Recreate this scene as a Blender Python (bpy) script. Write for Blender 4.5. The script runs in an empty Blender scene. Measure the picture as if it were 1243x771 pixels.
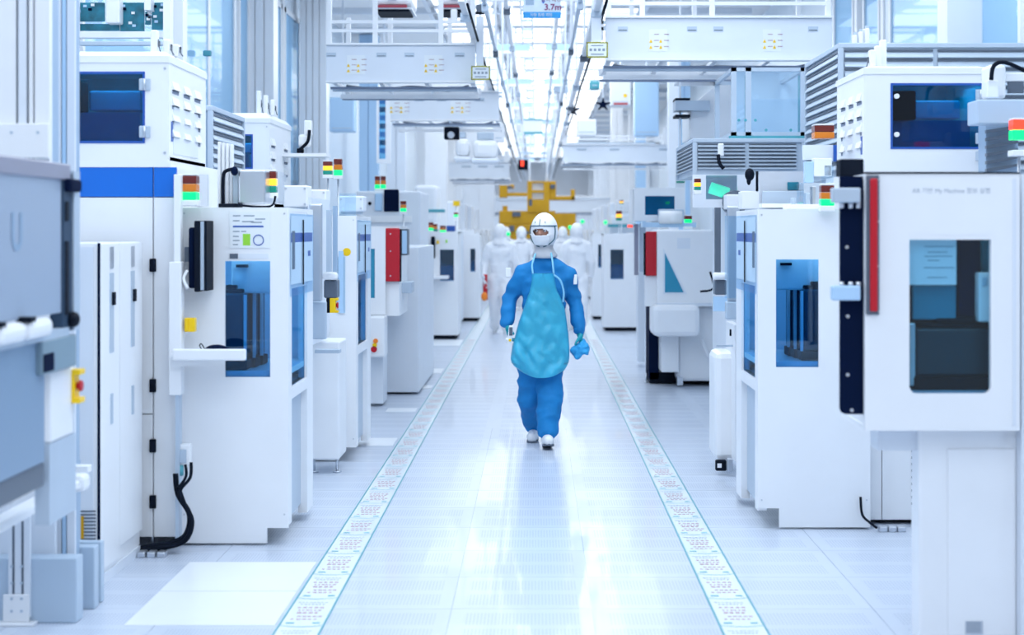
import bpy, bmesh, math, random
from mathutils import Vector, Matrix, noise
S = bpy.context.scene; COL = S.collection
R = random.Random(7)
# ---------------- camera, world, light, exposure ----------------
cam_d = bpy.data.cameras.new('camera'); cam = bpy.data.objects.new('camera', cam_d); COL.objects.link(cam)
cam.location = (0, 0, 1.62); cam.rotation_euler = (math.pi/2, 0, 0)
cam_d.sensor_width = 36; cam_d.lens = 57.92
cam_d.shift_x = -0.0245; cam_d.shift_y = -0.0857
cam_d.clip_end = 300
cam_d.dof.use_dof = True; cam_d.dof.focus_distance = 10.8; cam_d.dof.aperture_fstop = 2.3
S.camera = cam
w = bpy.data.worlds.new('world'); S.world = w; w.use_nodes = True
w.node_tree.nodes['Background'].inputs[0].default_value = (0.80, 0.885, 1.0, 1)
w.node_tree.nodes['Background'].inputs[1].default_value = 1.0
S.view_settings.view_transform = 'Standard'; S.view_settings.look = 'None'
S.view_settings.exposure = -0.88; S.view_settings.gamma = 1.0
try: S.view_settings.use_curve_mapping = False
except Exception: pass
def area(name, loc, sx, sy, power, col=(0.91, 0.965, 1.0), rot=(0, 0, 0)):
    l = bpy.data.lights.new(name, 'AREA'); l.shape = 'RECTANGLE'; l.size = sx; l.size_y = sy; l.energy = power; l.color = col
    o = bpy.data.objects.new(name, l); o.location = loc; o.rotation_euler = rot; COL.objects.link(o); return o
ZC = 4.7
for i, (yy, ln, pw) in enumerate(((0.0, 8, 330), (9.5, 9, 360), (19.5, 9, 340), (30, 10, 340), (44, 14, 380), (61, 16, 400))):
    area('ceiling_lamp_bank', (0, yy, ZC-0.12), 2.6 if yy < 15 else 4.2, ln, pw)
    for s in ((-1, 1) if yy < 15 else ()): area('ceiling_lamp_bank', (s*2.6, yy, ZC-0.12), 1.0, ln, pw*0.30)

def added_interior_fill(x0, x1, y0, y1, z, pw, col=(.85, .93, 1)):  # added fill that brightens the windowed interiors; no real fixture stands there
    return area('added_interior_fill', ((x0+x1)/2, (y0+y1)/2, z), x1-x0, y1-y0, pw, col)
# ---------------- pixel to place ----------------
F = 2000.0; H = 1.62; VX = 652.0; VY = 279.0
def wx(px, Y): return (px-VX)*Y/F
def wz(py, Y): return H-(py-VY)*Y/F
def yx(px, X): return X*F/(px-VX)
def yf(py): return H*F/(py-VY)
# ---------------- materials ----------------
MATS = {}
def mat(name, col, rough=0.4, metal=0.0, emit=None, es=0, spec=0.5, bump=0.0, bscale=60, var=0.0, vscale=3, coat=0, alpha=1):
    if name in MATS: return MATS[name]
    m = bpy.data.materials.new(name); m.use_nodes = True; nt = m.node_tree; b = nt.nodes['Principled BSDF']
    b.inputs['Base Color'].default_value = (*col, 1); b.inputs['Roughness'].default_value = rough
    b.inputs['Metallic'].default_value = metal; b.inputs['Specular IOR Level'].default_value = spec
    b.inputs['Coat Weight'].default_value = coat
    if emit: b.inputs['Emission Color'].default_value = (*emit, 1); b.inputs['Emission Strength'].default_value = es
    if bump or var:
        tc = nt.nodes.new('ShaderNodeTexCoord')
    if var:
        n = nt.nodes.new('ShaderNodeTexNoise'); n.inputs['Scale'].default_value = vscale; n.inputs['Detail'].default_value = 3
        nt.links.new(tc.outputs['Object'], n.inputs['Vector'])
        mr = nt.nodes.new('ShaderNodeMapRange'); mr.inputs[1].default_value = .3; mr.inputs[2].default_value = .7
        mr.inputs[3].default_value = 1-var; mr.inputs[4].default_value = 1+var*0.3
        nt.links.new(n.outputs['Fac'], mr.inputs[0])
        mx = nt.nodes.new('ShaderNodeVectorMath'); mx.operation = 'SCALE'; mx.inputs[0].default_value = col
        nt.links.new(mr.outputs[0], mx.inputs['Scale']); nt.links.new(mx.outputs[0], b.inputs['Base Color'])
    if bump:
        n2 = nt.nodes.new('ShaderNodeTexNoise'); n2.inputs['Scale'].default_value = bscale; n2.inputs['Detail'].default_value = 3
        nt.links.new(tc.outputs['Object'], n2.inputs['Vector'])
        bp = nt.nodes.new('ShaderNodeBump'); bp.inputs['Strength'].default_value = bump; bp.inputs['Distance'].default_value = 0.01
        nt.links.new(n2.outputs['Fac'], bp.inputs['Height']); nt.links.new(bp.outputs[0], b.inputs['Normal'])
    MATS[name] = m; return m
def glassmat(name, col, gl=0.12, rough=0.03):
    m = bpy.data.materials.new(name); m.use_nodes = True; nt = m.node_tree; nt.nodes.clear()
    o = nt.nodes.new('ShaderNodeOutputMaterial'); t = nt.nodes.new('ShaderNodeBsdfTransparent'); g = nt.nodes.new('ShaderNodeBsdfGlossy')
    t.inputs[0].default_value = (*col, 1); g.inputs[0].default_value = (1, 1, 1, 1); g.inputs['Roughness'].default_value = rough
    x = nt.nodes.new('ShaderNodeMixShader'); x.inputs[0].default_value = gl
    nt.links.new(t.outputs[0], x.inputs[1]); nt.links.new(g.outputs[0], x.inputs[2]); nt.links.new(x.outputs[0], o.inputs[0])
    MATS[name] = m; return m
WH = mat('white_enamel', (.86, .89, .94), .32, var=.03)
WH2 = mat('cool_white_plate', (.76, .82, .91), .35, var=.03)
GR = mat('light_grey_metal', (.50, .60, .72), .35, .2, var=.05)
GB = mat('grey_blue_enamel', (.34, .47, .64), .4, var=.04)
DG = mat('dark_grey', (.10, .13, .18), .4)
BK = mat('navy_black_plate', (.003, .009, .035), .7, spec=.04)
BLK = mat('black_rubber', (.004, .008, .018), .6, spec=.10)
BL = mat('blue_paint', (.0, .15, .66), .35)
BL2 = mat('deep_blue_trim', (.01, .09, .42), .35)
SKY = mat('pale_blue_panel', (.45, .66, .90), .25)
STL = mat('brushed_steel', (.62, .66, .72), .28, .9, bump=.1, bscale=200)
RED = mat('red_paint', (.52, .004, .018), .3)
YE = mat('yellow_paint', (.95, .62, .0), .35)
YE2 = mat('ochre_machine', (.68, .36, .0), .45, var=.15, vscale=2)
OR = mat('orange_plastic', (.95, .25, .02), .35)
TE = mat('teal_board', (.01, .20, .30), .3, var=.5, vscale=14)
TEL = mat('teal_line', (.08, .36, .44), .4)
GN = mat('green_sticker', (.32, .72, .05), .4)
AMB0 = mat('amber_lens', (.75, .22, .02), .2); RED0 = mat('dark_red_lens', (.16, .02, .015), .2); GRN0 = mat('green_lens', (.01, .30, .22), .2)
AMB1 = mat('amber_lamp_lit', (1, .6, .05), .2, emit=(1, .42, .01), es=2.2)
GRN1 = mat('green_lamp_lit', (.0, .55, .2), .2, emit=(.0, 1, .20), es=1.7)
RED1 = mat('red_lamp_lit', (1, .05, .02), .2, emit=(1, .06, .02), es=2)
INB = mat('interior_blue_grey', (.50, .64, .80), .5)
SHO = mat('shoe_white', (.85, .88, .92), .45)
GLB = glassmat('blue_window_glass', (.42, .72, .90), .06)
GLD = glassmat('dark_blue_window_glass', (.07, .46, .66), .03)
GLC = glassmat('clear_pane', (.86, .94, .99), .08)
PBK = mat('pale_blue_backing', (.64, .79, .94), .35)
ISK = mat('interior_mid_blue', (.26, .45, .66), .4)
GLF = glassmat('clear_film', (.80, .90, .98), .10, .15)
LIT = mat('lamp_diffuser', (1, 1, 1), .5, emit=(.93, .97, 1), es=3.0)
PAP = mat('paper', (.82, .87, .92), .6)
INK = mat('grey_ink', (.28, .34, .42), .6)
INR = mat('red_ink', (.38, .23, .27), .6)
# ---------------- mesh builder ----------------
class M:
    def __init__(s): s.bm = bmesh.new()
    def box(s, x0, x1, y0, y1, z0, z1, bev=0, seg=2):
        x0, x1 = sorted((x0, x1)); y0, y1 = sorted((y0, y1)); z0, z1 = sorted((z0, z1))
        v = [s.bm.verts.new(p) for p in ((x0,y0,z0),(x1,y0,z0),(x1,y1,z0),(x0,y1,z0),(x0,y0,z1),(x1,y0,z1),(x1,y1,z1),(x0,y1,z1))]
        fs = [s.bm.faces.new([v[i] for i in q]) for q in ((3,2,1,0),(4,5,6,7),(0,1,5,4),(1,2,6,5),(2,3,7,6),(3,0,4,7))]
        if bev:
            es = set(e for f in fs for e in f.edges)
            bmesh.ops.bevel(s.bm, geom=list(es), offset=min(bev, .45*min(x1-x0, y1-y0, z1-z0)), segments=seg, affect='EDGES', profile=.5)
        return s
    def prism(s, poly, a, b, axis='y'):
        # poly in the plane across `axis`; axis y -> (x,z), x -> (y,z), z -> (x,y)
        def P(p, t): return {'y': (p[0], t, p[1]), 'x': (t, p[0], p[1]), 'z': (p[0], p[1], t)}[axis]
        A = [s.bm.verts.new(P(p, a)) for p in poly]; B = [s.bm.verts.new(P(p, b)) for p in poly]; n = len(poly)
        s.bm.faces.new(A); s.bm.faces.new(B[::-1])
        for i in range(n): s.bm.faces.new((A[i], B[i], B[(i+1) % n], A[(i+1) % n]))
        return s
    def cyl(s, p0, p1, r0, r1=None, n=14, caps=True):
        r1 = r0 if r1 is None else r1; p0 = Vector(p0); p1 = Vector(p1); d = (p1-p0).normalized()
        u = d.orthogonal().normalized(); v = d.cross(u)
        A = [s.bm.verts.new(p0+(u*math.cos(t)+v*math.sin(t))*r0) for t in [2*math.pi*i/n for i in range(n)]]
        B = [s.bm.verts.new(p1+(u*math.cos(t)+v*math.sin(t))*r1) for t in [2*math.pi*i/n for i in range(n)]]
        for i in range(n):
            f = s.bm.faces.new((A[i], A[(i+1) % n], B[(i+1) % n], B[i])); f.smooth = n > 6
        if caps: s.bm.faces.new(A[::-1]); s.bm.faces.new(B)
        return s
    def tube(s, pts, r, n=8, sub=4):
        pts = [Vector(p) for p in pts]; q = []
        if sub > 1 and len(pts) > 2:
            for i in range(len(pts)-1):
                p0, p1, p2, p3 = pts[max(i-1, 0)], pts[i], pts[i+1], pts[min(i+2, len(pts)-1)]
                for k in range(sub):
                    t = k/sub; q.append(.5*((2*p1)+(-p0+p2)*t+(2*p0-5*p1+4*p2-p3)*t*t+(-p0+3*p1-3*p2+p3)*t**3))
            q.append(pts[-1])
        else: q = pts
        rings = []; u = None
        for i, p in enumerate(q):
            d = (q[min(i+1, len(q)-1)]-q[max(i-1, 0)]).normalized()
            u = d.orthogonal().normalized() if u is None else (u-d*u.dot(d)).normalized()
            v = d.cross(u)
            rings.append([s.bm.verts.new(p+(u*math.cos(t)+v*math.sin(t))*r) for t in [2*math.pi*k/n for k in range(n)]])
        for a, b in zip(rings, rings[1:]):
            for k in range(n): s.bm.faces.new((a[k], a[(k+1) % n], b[(k+1) % n], b[k])).smooth = True
        s.bm.faces.new(rings[0][::-1]); s.bm.faces.new(rings[-1]); return s
    def ball(s, c, rx, ry=None, rz=None, n=16, m=10):
        ry = rx if ry is None else ry; rz = rx if rz is None else rz
        r = bmesh.ops.create_uvsphere(s.bm, u_segments=n, v_segments=m, radius=1)
        for v in r['verts']: v.co = Vector((c[0]+v.co.x*rx, c[1]+v.co.y*ry, c[2]+v.co.z*rz))
        for v in r['verts']:
            for f in v.link_faces: f.smooth = True
        s.last = r['verts']; return s
    def holed(s, x0, x1, z0, z1, hx0, hx1, hz0, hz1, y0, y1):
        s.box(x0, hx0, y0, y1, z0, z1); s.box(hx1, x1, y0, y1, z0, z1)
        s.box(hx0, hx1, y0, y1, hz1, z1); s.box(hx0, hx1, y0, y1, z0, hz0); return s
TMP = bpy.data.scenes.new('workbench')
def evaluated(t):
    TMP.collection.objects.link(t); vl = TMP.view_layers[0]; vl.update()
    return bpy.data.meshes.new_from_object(t.evaluated_get(vl.depsgraph))
def origin(p):
    v = Vector((0, 0, 0))
    while p: v += p.location; p = p.parent
    return v
def ob(name, m, mt, parent=None, label=None, loc=None):
    """link a builder as one mesh object; vertices given in world space"""
    me = bpy.data.meshes.new(name); bm = m.bm; bmesh.ops.recalc_face_normals(bm, faces=bm.faces)
    base = origin(parent)
    if loc is None:
        if parent is None:
            vs = [v.co for v in bm.verts]; loc = Vector(((min(v.x for v in vs)+max(v.x for v in vs))/2, (min(v.y for v in vs)+max(v.y for v in vs))/2, min(v.z for v in vs)))
        else: loc = base
    loc = Vector(loc)
    for v in bm.verts: v.co -= loc
    bm.to_mesh(me); bm.free()
    me.materials.append(mt); o = bpy.data.objects.new(name, me); COL.objects.link(o); o.parent = parent; o.location = loc-base
    if label: o['label'] = label
    return o
def thing(name, label, cat, loc=(0, 0, 0), group=None):
    o = bpy.data.objects.new(name, None); COL.objects.link(o); o.location = loc; o['label'] = label; o['category'] = cat
    o.empty_display_size = .05
    if group: o['group'] = group
    return o
def tag(o, label, cat, group=None):
    o['label'] = label; o['category'] = cat
    if group: o['group'] = group
    return o
def struct(name, m, mt, label=None, parent=None):
    o = ob(name, m, mt, parent)
    if parent is None: o['kind'] = 'structure'
    if label: o['label'] = label
    return o
def bx(name, mt, par, x0, x1, y0, y1, z0, z1, bev=0, label=None): return ob(name, M().box(x0, x1, y0, y1, z0, z1, bev), mt, par, label)
def pbx(name, mt, par, px0, px1, py0, py1, Y, D, bev=0, label=None):
    """box whose front face at depth Y measures the given extent, D deep"""
    return ob(name, M().box(wx(px0, Y), wx(px1, Y), Y, Y+D, wz(py1, Y), wz(py0, Y), bev), mt, par, label)
def copy_tree(o, parent=None):
    c = o.copy(); COL.objects.link(c)
    if parent: c.parent = parent
    for ch in [x for x in o.children]: copy_tree(ch, c)
    return c
def text(s, size, loc, mt, par, rot=(math.pi/2, 0, 0), name='lettering', depth=.0006, label=None, bold=False, align='CENTER'):
    cu = bpy.data.curves.new('t', 'FONT'); cu.body = s; cu.size = size; cu.align_x = align; cu.align_y = 'CENTER'; cu.extrude = depth
    if bold: cu.offset = size*.02
    t = bpy.data.objects.new('t', cu); me = evaluated(t)
    bpy.data.objects.remove(t); bpy.data.curves.remove(cu)
    me.materials.clear(); me.materials.append(mt); me.name = name
    o = bpy.data.objects.new(name, me); COL.objects.link(o); o.parent = par; o.location = Vector(loc)-origin(par); o.rotation_euler = rot
    if label: o['label'] = label
    return o

# ---------------- floor ----------------
XL, XR = -0.965, 0.838            # the two marking strips
def floor_mat(name, base, dots, rough, spec=.5):
    m = bpy.data.materials.new(name); m.use_nodes = True; nt = m.node_tree; b = nt.nodes['Principled BSDF']; L = nt.links.new
    g = nt.nodes.new('ShaderNodeNewGeometry'); sp = nt.nodes.new('ShaderNodeSeparateXYZ'); L(g.outputs['Position'], sp.inputs[0])
    def mth(op, a, c=None, d=None):
        n = nt.nodes.new('ShaderNodeMath'); n.operation = op
        for i, x in enumerate((a, c, d)):
            if x is None: continue
            if isinstance(x, (int, float)): n.inputs[i].default_value = x
            else: L(x, n.inputs[i])
        return n.outputs[0]
    def cell(src, off, p): return mth('FRACT', mth('DIVIDE', mth('ADD', src, off), p))
    tx = cell(sp.outputs['X'], 100*.6-XL, .6); ty = cell(sp.outputs['Y'], 100*.64, .64)
    inx = mth('MULTIPLY', mth('GREATER_THAN', tx, .10), mth('LESS_THAN', tx, .90)); iny = mth('MULTIPLY', mth('GREATER_THAN', ty, .12), mth('LESS_THAN', ty, .88))
    gap = mth('GREATER_THAN', mth('ABSOLUTE', mth('SUBTRACT', ty, .5)), .06)
    dx = mth('ABSOLUTE', mth('SUBTRACT', cell(sp.outputs['X'], 60, .0150), .5)); dy = mth('ABSOLUTE', mth('SUBTRACT', cell(sp.outputs['Y'], 60, .030), .5))
    dot = mth('MULTIPLY', mth('LESS_THAN', dx, .26), mth('LESS_THAN', dy, .30))
    idv = nt.nodes.new('ShaderNodeCombineXYZ'); L(mth('FLOOR', mth('DIVIDE', mth('ADD', sp.outputs['X'], 60-XL), .6)), idv.inputs[0]); L(mth('FLOOR', mth('DIVIDE', mth('ADD', sp.outputs['Y'], 64), .64)), idv.inputs[1])
    wn = nt.nodes.new('ShaderNodeTexWhiteNoise'); wn.noise_dimensions = '2D'; L(idv.outputs[0], wn.inputs['Vector'])
    fac = mth('MULTIPLY', mth('MULTIPLY', mth('MULTIPLY', inx, iny), mth('MULTIPLY', dot, gap)), dots)
    mx = nt.nodes.new('ShaderNodeMix'); mx.data_type = 'RGBA'; L(fac, mx.inputs[0]); mx.inputs[6].default_value = (*base, 1); mx.inputs[7].default_value = (base[0]*.35, base[1]*.42, base[2]*.55, 1)
    sc = nt.nodes.new('ShaderNodeVectorMath'); sc.operation = 'SCALE'; L(mx.outputs[2], sc.inputs[0]); L(mth('MULTIPLY_ADD', wn.outputs['Value'], .06, .95), sc.inputs['Scale'])
    L(sc.outputs[0], b.inputs['Base Color']); b.inputs['Specular IOR Level'].default_value = spec
    L(mth('MULTIPLY_ADD', fac, .3, rough), b.inputs['Roughness'])
    b.inputs['Coat Weight'].default_value = .22; b.inputs['Coat Roughness'].default_value = .04
    n2 = nt.nodes.new('ShaderNodeTexNoise'); n2.inputs['Scale'].default_value = 2.2; L(g.outputs['Position'], n2.inputs['Vector'])
    bp = nt.nodes.new('ShaderNodeBump'); bp.inputs['Strength'].default_value = .05; bp.inputs['Distance'].default_value = .012; L(n2.outputs['Fac'], bp.inputs['Height']); L(bp.outputs[0], b.inputs['Normal']); L(bp.outputs[0], b.inputs['Coat Normal'])
    MATS[name] = m; return m
FT = floor_mat('perforated_floor_tile', (.58, .65, .77), .34, .30, .12)
FG = mat('floor_slab', (.60, .70, .83), .12, coat=.5)
FM = mat('white_floor_surface', (.80, .85, .91), .30, var=.02)
floor = struct('floor', M().box(-6, 6, -4, 80, -.12, -.004), FG)
YT0, YT1, TP = 5.76, 13.44, .64
far = struct('floor_tile_field', M().box(-5.4, 5.4, YT1+.64*0, 79, -.004, 0), FT, parent=floor); far.name = 'far_tile_surface'
cols = [i for i in range(-4, 5)]
tm = None; nt_ = 0
row = 0
yy = YT0
while yy < YT1-.01:
    for c in cols:
        x = XL+c*.6
        if tm is None:
            o = ob('floor_tile', M().box(x+.0015, x+.5985, yy+.0015, yy+TP-.0015, -.004, 0), FT, floor, loc=(x, yy, 0)); tm = o
        else:
            o = tm.copy(); COL.objects.link(o); o.parent = floor; o.location = Vector((x, yy, 0))-floor.location
    yy += TP
bx('near_tile_surface', FT, floor, -5.4, 5.4, -3.9, YT0-.001, -.004, 0)
bx('side_tile_surface', FT, floor, -5.4, XL-4*.6-.001, YT0, YT1-.001, -.004, 0); bx('side_tile_surface', FT, floor, XL+5*.6+.001, 5.4, YT0, YT1-.001, -.004, 0)
# brighter white rectangles laid along the walkway edge; the nearest two are plates
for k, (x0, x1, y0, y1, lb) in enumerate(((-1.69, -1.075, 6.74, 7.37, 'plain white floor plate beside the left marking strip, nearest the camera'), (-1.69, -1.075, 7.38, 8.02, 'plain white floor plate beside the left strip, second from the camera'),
        (-1.36, -1.085, 12.35, 12.8, 'white bar on the floor between the second left loader and the left marking strip'), (-1.35, -1.085, 14.65, 14.95, 'small white bar on the floor in front of the red-sided cabinet'),
        (-1.55, -1.085, 18.6, 19.2, 'white bar on the floor behind the red-sided cabinet on the left'), (-1.5, -1.085, 16.8, 17.15, 'narrow white bar on the floor beside the red-sided cabinet'), (-1.6, -1.085, 23, 24.2, 'distant white bar on the floor by the far left windowed loader'))):
    tag(bx('white_floor_rect', FM, None, x0, x1, y0, y1, 0, .0025), lb, 'floor plate')
# marking strips
STR = mat('strip_white_film', (.78, .87, .93), .25, coat=.3)
def strip(X, side, lab):
    w_ = .19; r = thing('floor_marking_strip', lab, 'floor marking', (X, 6, 0.001))
    ob('edge_line', M().box(X-w_/2, X-w_/2+.008, 5.2, 60, .001, .0022), TEL, r); ob('edge_line', M().box(X+w_/2-.008, X+w_/2, 5.2, 60, .001, .0022), TEL, r)
    proto = None; k = 0; y = 8.726-.505*7; P = None
    while y < 34:
        if proto is None:
            m = M().box(X-w_/2+.009, X+w_/2-.009, y, y+.505, .0008, .0016)
            proto = ob('marking_cell', m, STR, r, loc=(X, y, 0)); c = proto
            # divider line, curved
            m = M()
            for i in range(8):
                a = -1+i/4; b = -1+(i+1)/4
                f = lambda t: y+.004-.022*(1-t*t)+.02
                hw = w_/2-.009
                vs = [m.bm.verts.new(p) for p in ((X+a*hw, f(a), .0022), (X+b*hw, f(b), .0022), (X+b*hw, f(b)+.010, .0022), (X+a*hw, f(a)+.010, .0022))]; m.bm.faces.new(vs)
            d1 = ob('divider_line', m, TEL, c, loc=(X, y, 0))
            def dash(rows, z=.0021):
                m = M(); rr = random.Random(3)
                for (yo, x0, x1, h, n) in rows:
                    x = x0
                    while x < x1:
                        wd = (x1-x0)/n*rr.uniform(.5, .85); m.box(X+x, X+min(x+wd, x1), y+yo, y+yo+h, .0016, z); x += (x1-x0)/n
                return m
            ob('printed_text', dash([(.40, -.055, .055, .016, 7), (.44, -.07, .06, .010, 8)]), INK, c, loc=(X, y, 0))
            ob('printed_symbol', dash([(.34, -.06, .06, .02, 5), (.29, -.05, .05, .02, 6), (.24, -.05, .05, .026, 4), (.18, -.04, .07, .018, 5), (.13, -.06, .06, .018, 5)]), INR, c, loc=(X, y, 0))
            ob('printed_tag', M().box(X-.07, X-.035, y+.06, y+.085, .0016, .0021).box(X+.04, X+.07, y+.06, y+.085, .0016, .0021), TEL, c, loc=(X, y, 0))
        else:
            c = proto.copy(); COL.objects.link(c); c.parent = r; c.location = Vector((X, y, 0))-r.location
            if y < 24 :
                for ch in list(proto.children):
                    if y > 17 and ch.name.startswith('printed_text'): continue
                    d = ch.copy(); COL.objects.link(d); d.parent = c
        y += .505
    ob('far_film', M().box(X-w_/2+.009, X+w_/2-.009, y, 60, .0008, .0016), STR, r)
strip(XL, -1, 'teal-edged white strip of printed warning cells on the floor left of the walking worker')
strip(XR, 1, 'teal-edged white strip of printed warning cells on the floor right of the walking worker')
# ---------------- shell ----------------
WL = mat('pale_wall_panel', (.76, .85, .94), .35, var=.04, vscale=1)
CE = mat('ceiling_white', (.94, .95, .97), .5)
XW = 3.05
wl = struct('wall_left', M().box(-XW-.12, -XW, 4.0, 80, 0, ZC+.2), WL)
wr = struct('wall_right', M().box(XW+.2, XW+.32, 4.0, 80, 0, ZC+.2), WL)
we = struct('wall_back', M().box(-6, 6, 72, 72.2, 0, ZC+.2), WH)
ce = struct('ceiling', M().box(-6, 6, -4, 80, ZC+.02, ZC+.2), CE)
# ceiling grid bars and lamps
gb = None
for i in range(30):
    y = 12+i*2.2
    if gb is None: gb = bx('grid_bar', WH2, ce, -3, 3, y, y+.10, ZC-.06, ZC+.02); g0 = y
    else:
        o = gb.copy(); COL.objects.link(o); o.location.y = gb.location.y+(y-g0)
for x in (-1.5, -.5, .5, 1.5): bx('grid_runner', WH2, ce, x-.03, x+.03, 5, 79, ZC-.05, ZC+.02)
lp = None
for j, (yb) in enumerate([20.2+i*2.2 for i in range(22)]):
    for x in (-1.0, 0.0, 1.0):
        cn = {-1.0: 'left', 0.0: 'middle', 1.0: 'right'}[x]; od = ('nearest', 'second', 'third', 'fourth', 'fifth', 'sixth', 'seventh', 'eighth')
        lbl = 'glowing flat ceiling panel, %s row, %s from the camera' % (cn, od[j]) if j < 8 else 'small far glowing ceiling panel in the %s row, beyond the eighth' % cn; grp = ('near flat panels of the %s ceiling row' if j < 8 else 'far flat panels of the %s ceiling row') % cn
        loc = Vector((x, yb+1.15, ZC-.03))
        if lp is None:
            lp = thing('ceiling_light', lbl, 'ceiling light', loc, grp)
            bx('frame', WH, lp, x-.42, x+.42, yb+.25, yb+2.05, ZC-.04, ZC+.015); bx('diffuser', LIT, lp, x-.39, x+.39, yb+.28, yb+2.02, ZC-.05, ZC-.041)
        else:
            c = copy_tree(lp); c.location = loc; c['label'] = lbl; c['group'] = grp
# left wall panels, frames and windows
n = 0
for (pa, pb) in ((96, 205), (222, 283), (288, 300), (334, 340), (344, 362)):
    ya, yb = yx(pa, -XW), yx(pb, -XW)
    n += 1; r = struct('window_%d' % n, M().box(-XW-.01, -XW+.025, ya, ya+.06, 1.1, 4.3).box(-XW-.01, -XW+.025, yb-.06, yb, 1.1, 4.3).box(-XW-.01, -XW+.025, ya, yb, 4.24, 4.3).box(-XW-.01, -XW+.025, ya, yb, 1.1, 1.16), WH)
    bx('pane', GLC, r, -XW+.006, -XW+.012, ya+.06, yb-.06, 1.16, 4.24)
    bx('backing_panel', PBK, r, -XW, -XW+.003, ya+.06, yb-.06, 1.16, 4.24)
def column(px0, px1, X, d, lab, mt=WH, grooves=2, z1=ZC, z0=0):
    global n_tr
    Y = X*F/((px1 if X > 0 else px0)-VX) if False else None
n_tr = 0
def col_at(px0, px1, Y, D, z1=ZC, mt=WH, grooves=2, z0=0):
    """front-on square column with recessed grooves"""
    global n_tr; n_tr += 1
    a, b = wx(px0, Y), wx(px1, Y); m = M(); wd = (b-a)/(grooves+1)
    m.box(a, b, Y+.02, Y+D, z0, z1)
    for i in range(grooves+1): m.box(a+i*wd+(.004 if i else 0), a+(i+1)*wd-(.012 if i < grooves else 0), Y, Y+.02, z0, z1)
    return struct('trim_%d' % n_tr, m, mt)
for (a, b, Y, D, mt, g) in ((207, 222, 13.8, .15, WH, 0), (299, 332, 17.3, .3, WH, 2), (364, 396, 20.6, .3, WH, 3), (436, 459, 26, .3, SKY, 1), (470, 492, 29, .3, WH2, 1), (516, 542, 33, .35, WH, 0), (562, 600, 45, .5, WH2, 1),
        (246, 253, 15.2, .1, WH, 0), (340, 344, 19.6, .1, WH, 0),
        (1040, 1048, 16.5, .12, WH, 0), (1072, 1080, 15.4, .12, WH, 0), (1150, 1260, 12.0, .3, WH, 0), (1000, 1012, 19, .2, WH2, 1), (812, 824, 24, .3, WH2, 0), (824, 838, 26, .3, SKY, 1), (772, 784, 34, .4, SKY, 0), (742, 756, 40, .4, WH, 1), (788, 800, 36, .4, WH, 0)):
    col_at(a, b, Y, D, mt=mt, grooves=g)
for (pa, pb) in ((1243, 1160), (1148, 1082), (1070, 1050), (1038, 1014)):
    X = XW+.2; ya, yb = yx(pa, X), yx(pb, X)
    n += 1; r = struct('window_%d' % n, M().box(X-.025, X+.01, ya, ya+.06, 1.1, 4.3).box(X-.025, X+.01, yb-.06, yb, 1.1, 4.3).box(X-.025, X+.01, ya, yb, 4.24, 4.3).box(X-.025, X+.01, ya, yb, 1.1, 1.16), WH)
    bx('pane', GLC, r, X-.012, X-.006, ya+.06, yb-.06, 1.16, 4.24)
    bx('backing_panel', PBK, r, X-.003, X, ya+.06, yb-.06, 1.16, 4.24)
# ---------------- generic machine pieces ----------------
def stack_light(px0, px1, py0, py1, Y, lit, label, post=None, square=True, order='rag'):
    """three coloured lens blocks on a bracket"""
    x0, x1 = wx(px0, Y), wx(px1, Y); z0, z1 = wz(py1, Y), wz(py0, Y); h = (z1-z0)/3; d = x1-x0
    r = thing('signal_tower', label, 'signal light', ((x0+x1)/2, Y+d/2, z0-.03 if post is None else post))
    off = {'r': RED0, 'a': AMB0, 'g': GRN0}; on = {'r': RED1, 'a': AMB1, 'g': GRN1}; nm = {'r': 'red_lens', 'a': 'amber_lens', 'g': 'green_lens'}
    for i, c in enumerate(order):
        a, b = z1-(i+1)*h, z1-i*h
        ob(nm[c], M().cyl(((x0+x1)/2, Y+d/2, a+.001), ((x0+x1)/2, Y+d/2, b-.001), d/2, n=16) if not square else M().box(x0, x1, Y, Y+d, a+.001, b-.001, .004), on[c] if c in lit else off[c], r)
    bx('cap', WH, r, x0, x1, Y, Y+d, z1, z1+.008, .003); bx('base', WH, r, x0-.004, x1+.004, Y-.004, Y+d+.004, z0-.03, z0, .004)
    if post is not None and z0-.03-post > .01: ob('pole', M().cyl(((x0+x1)/2, Y+d/2, post), ((x0+x1)/2, Y+d/2, z0-.03), .008, n=8), STL, r)
    return r
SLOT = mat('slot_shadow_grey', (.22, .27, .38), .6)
def screws(par, pts, Y, r=.007, mt=STL):
    for (x, z) in pts: ob('screw', M().cyl((x, Y+.001, z), (x, Y-.004, z), r, n=8), mt, par)
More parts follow.
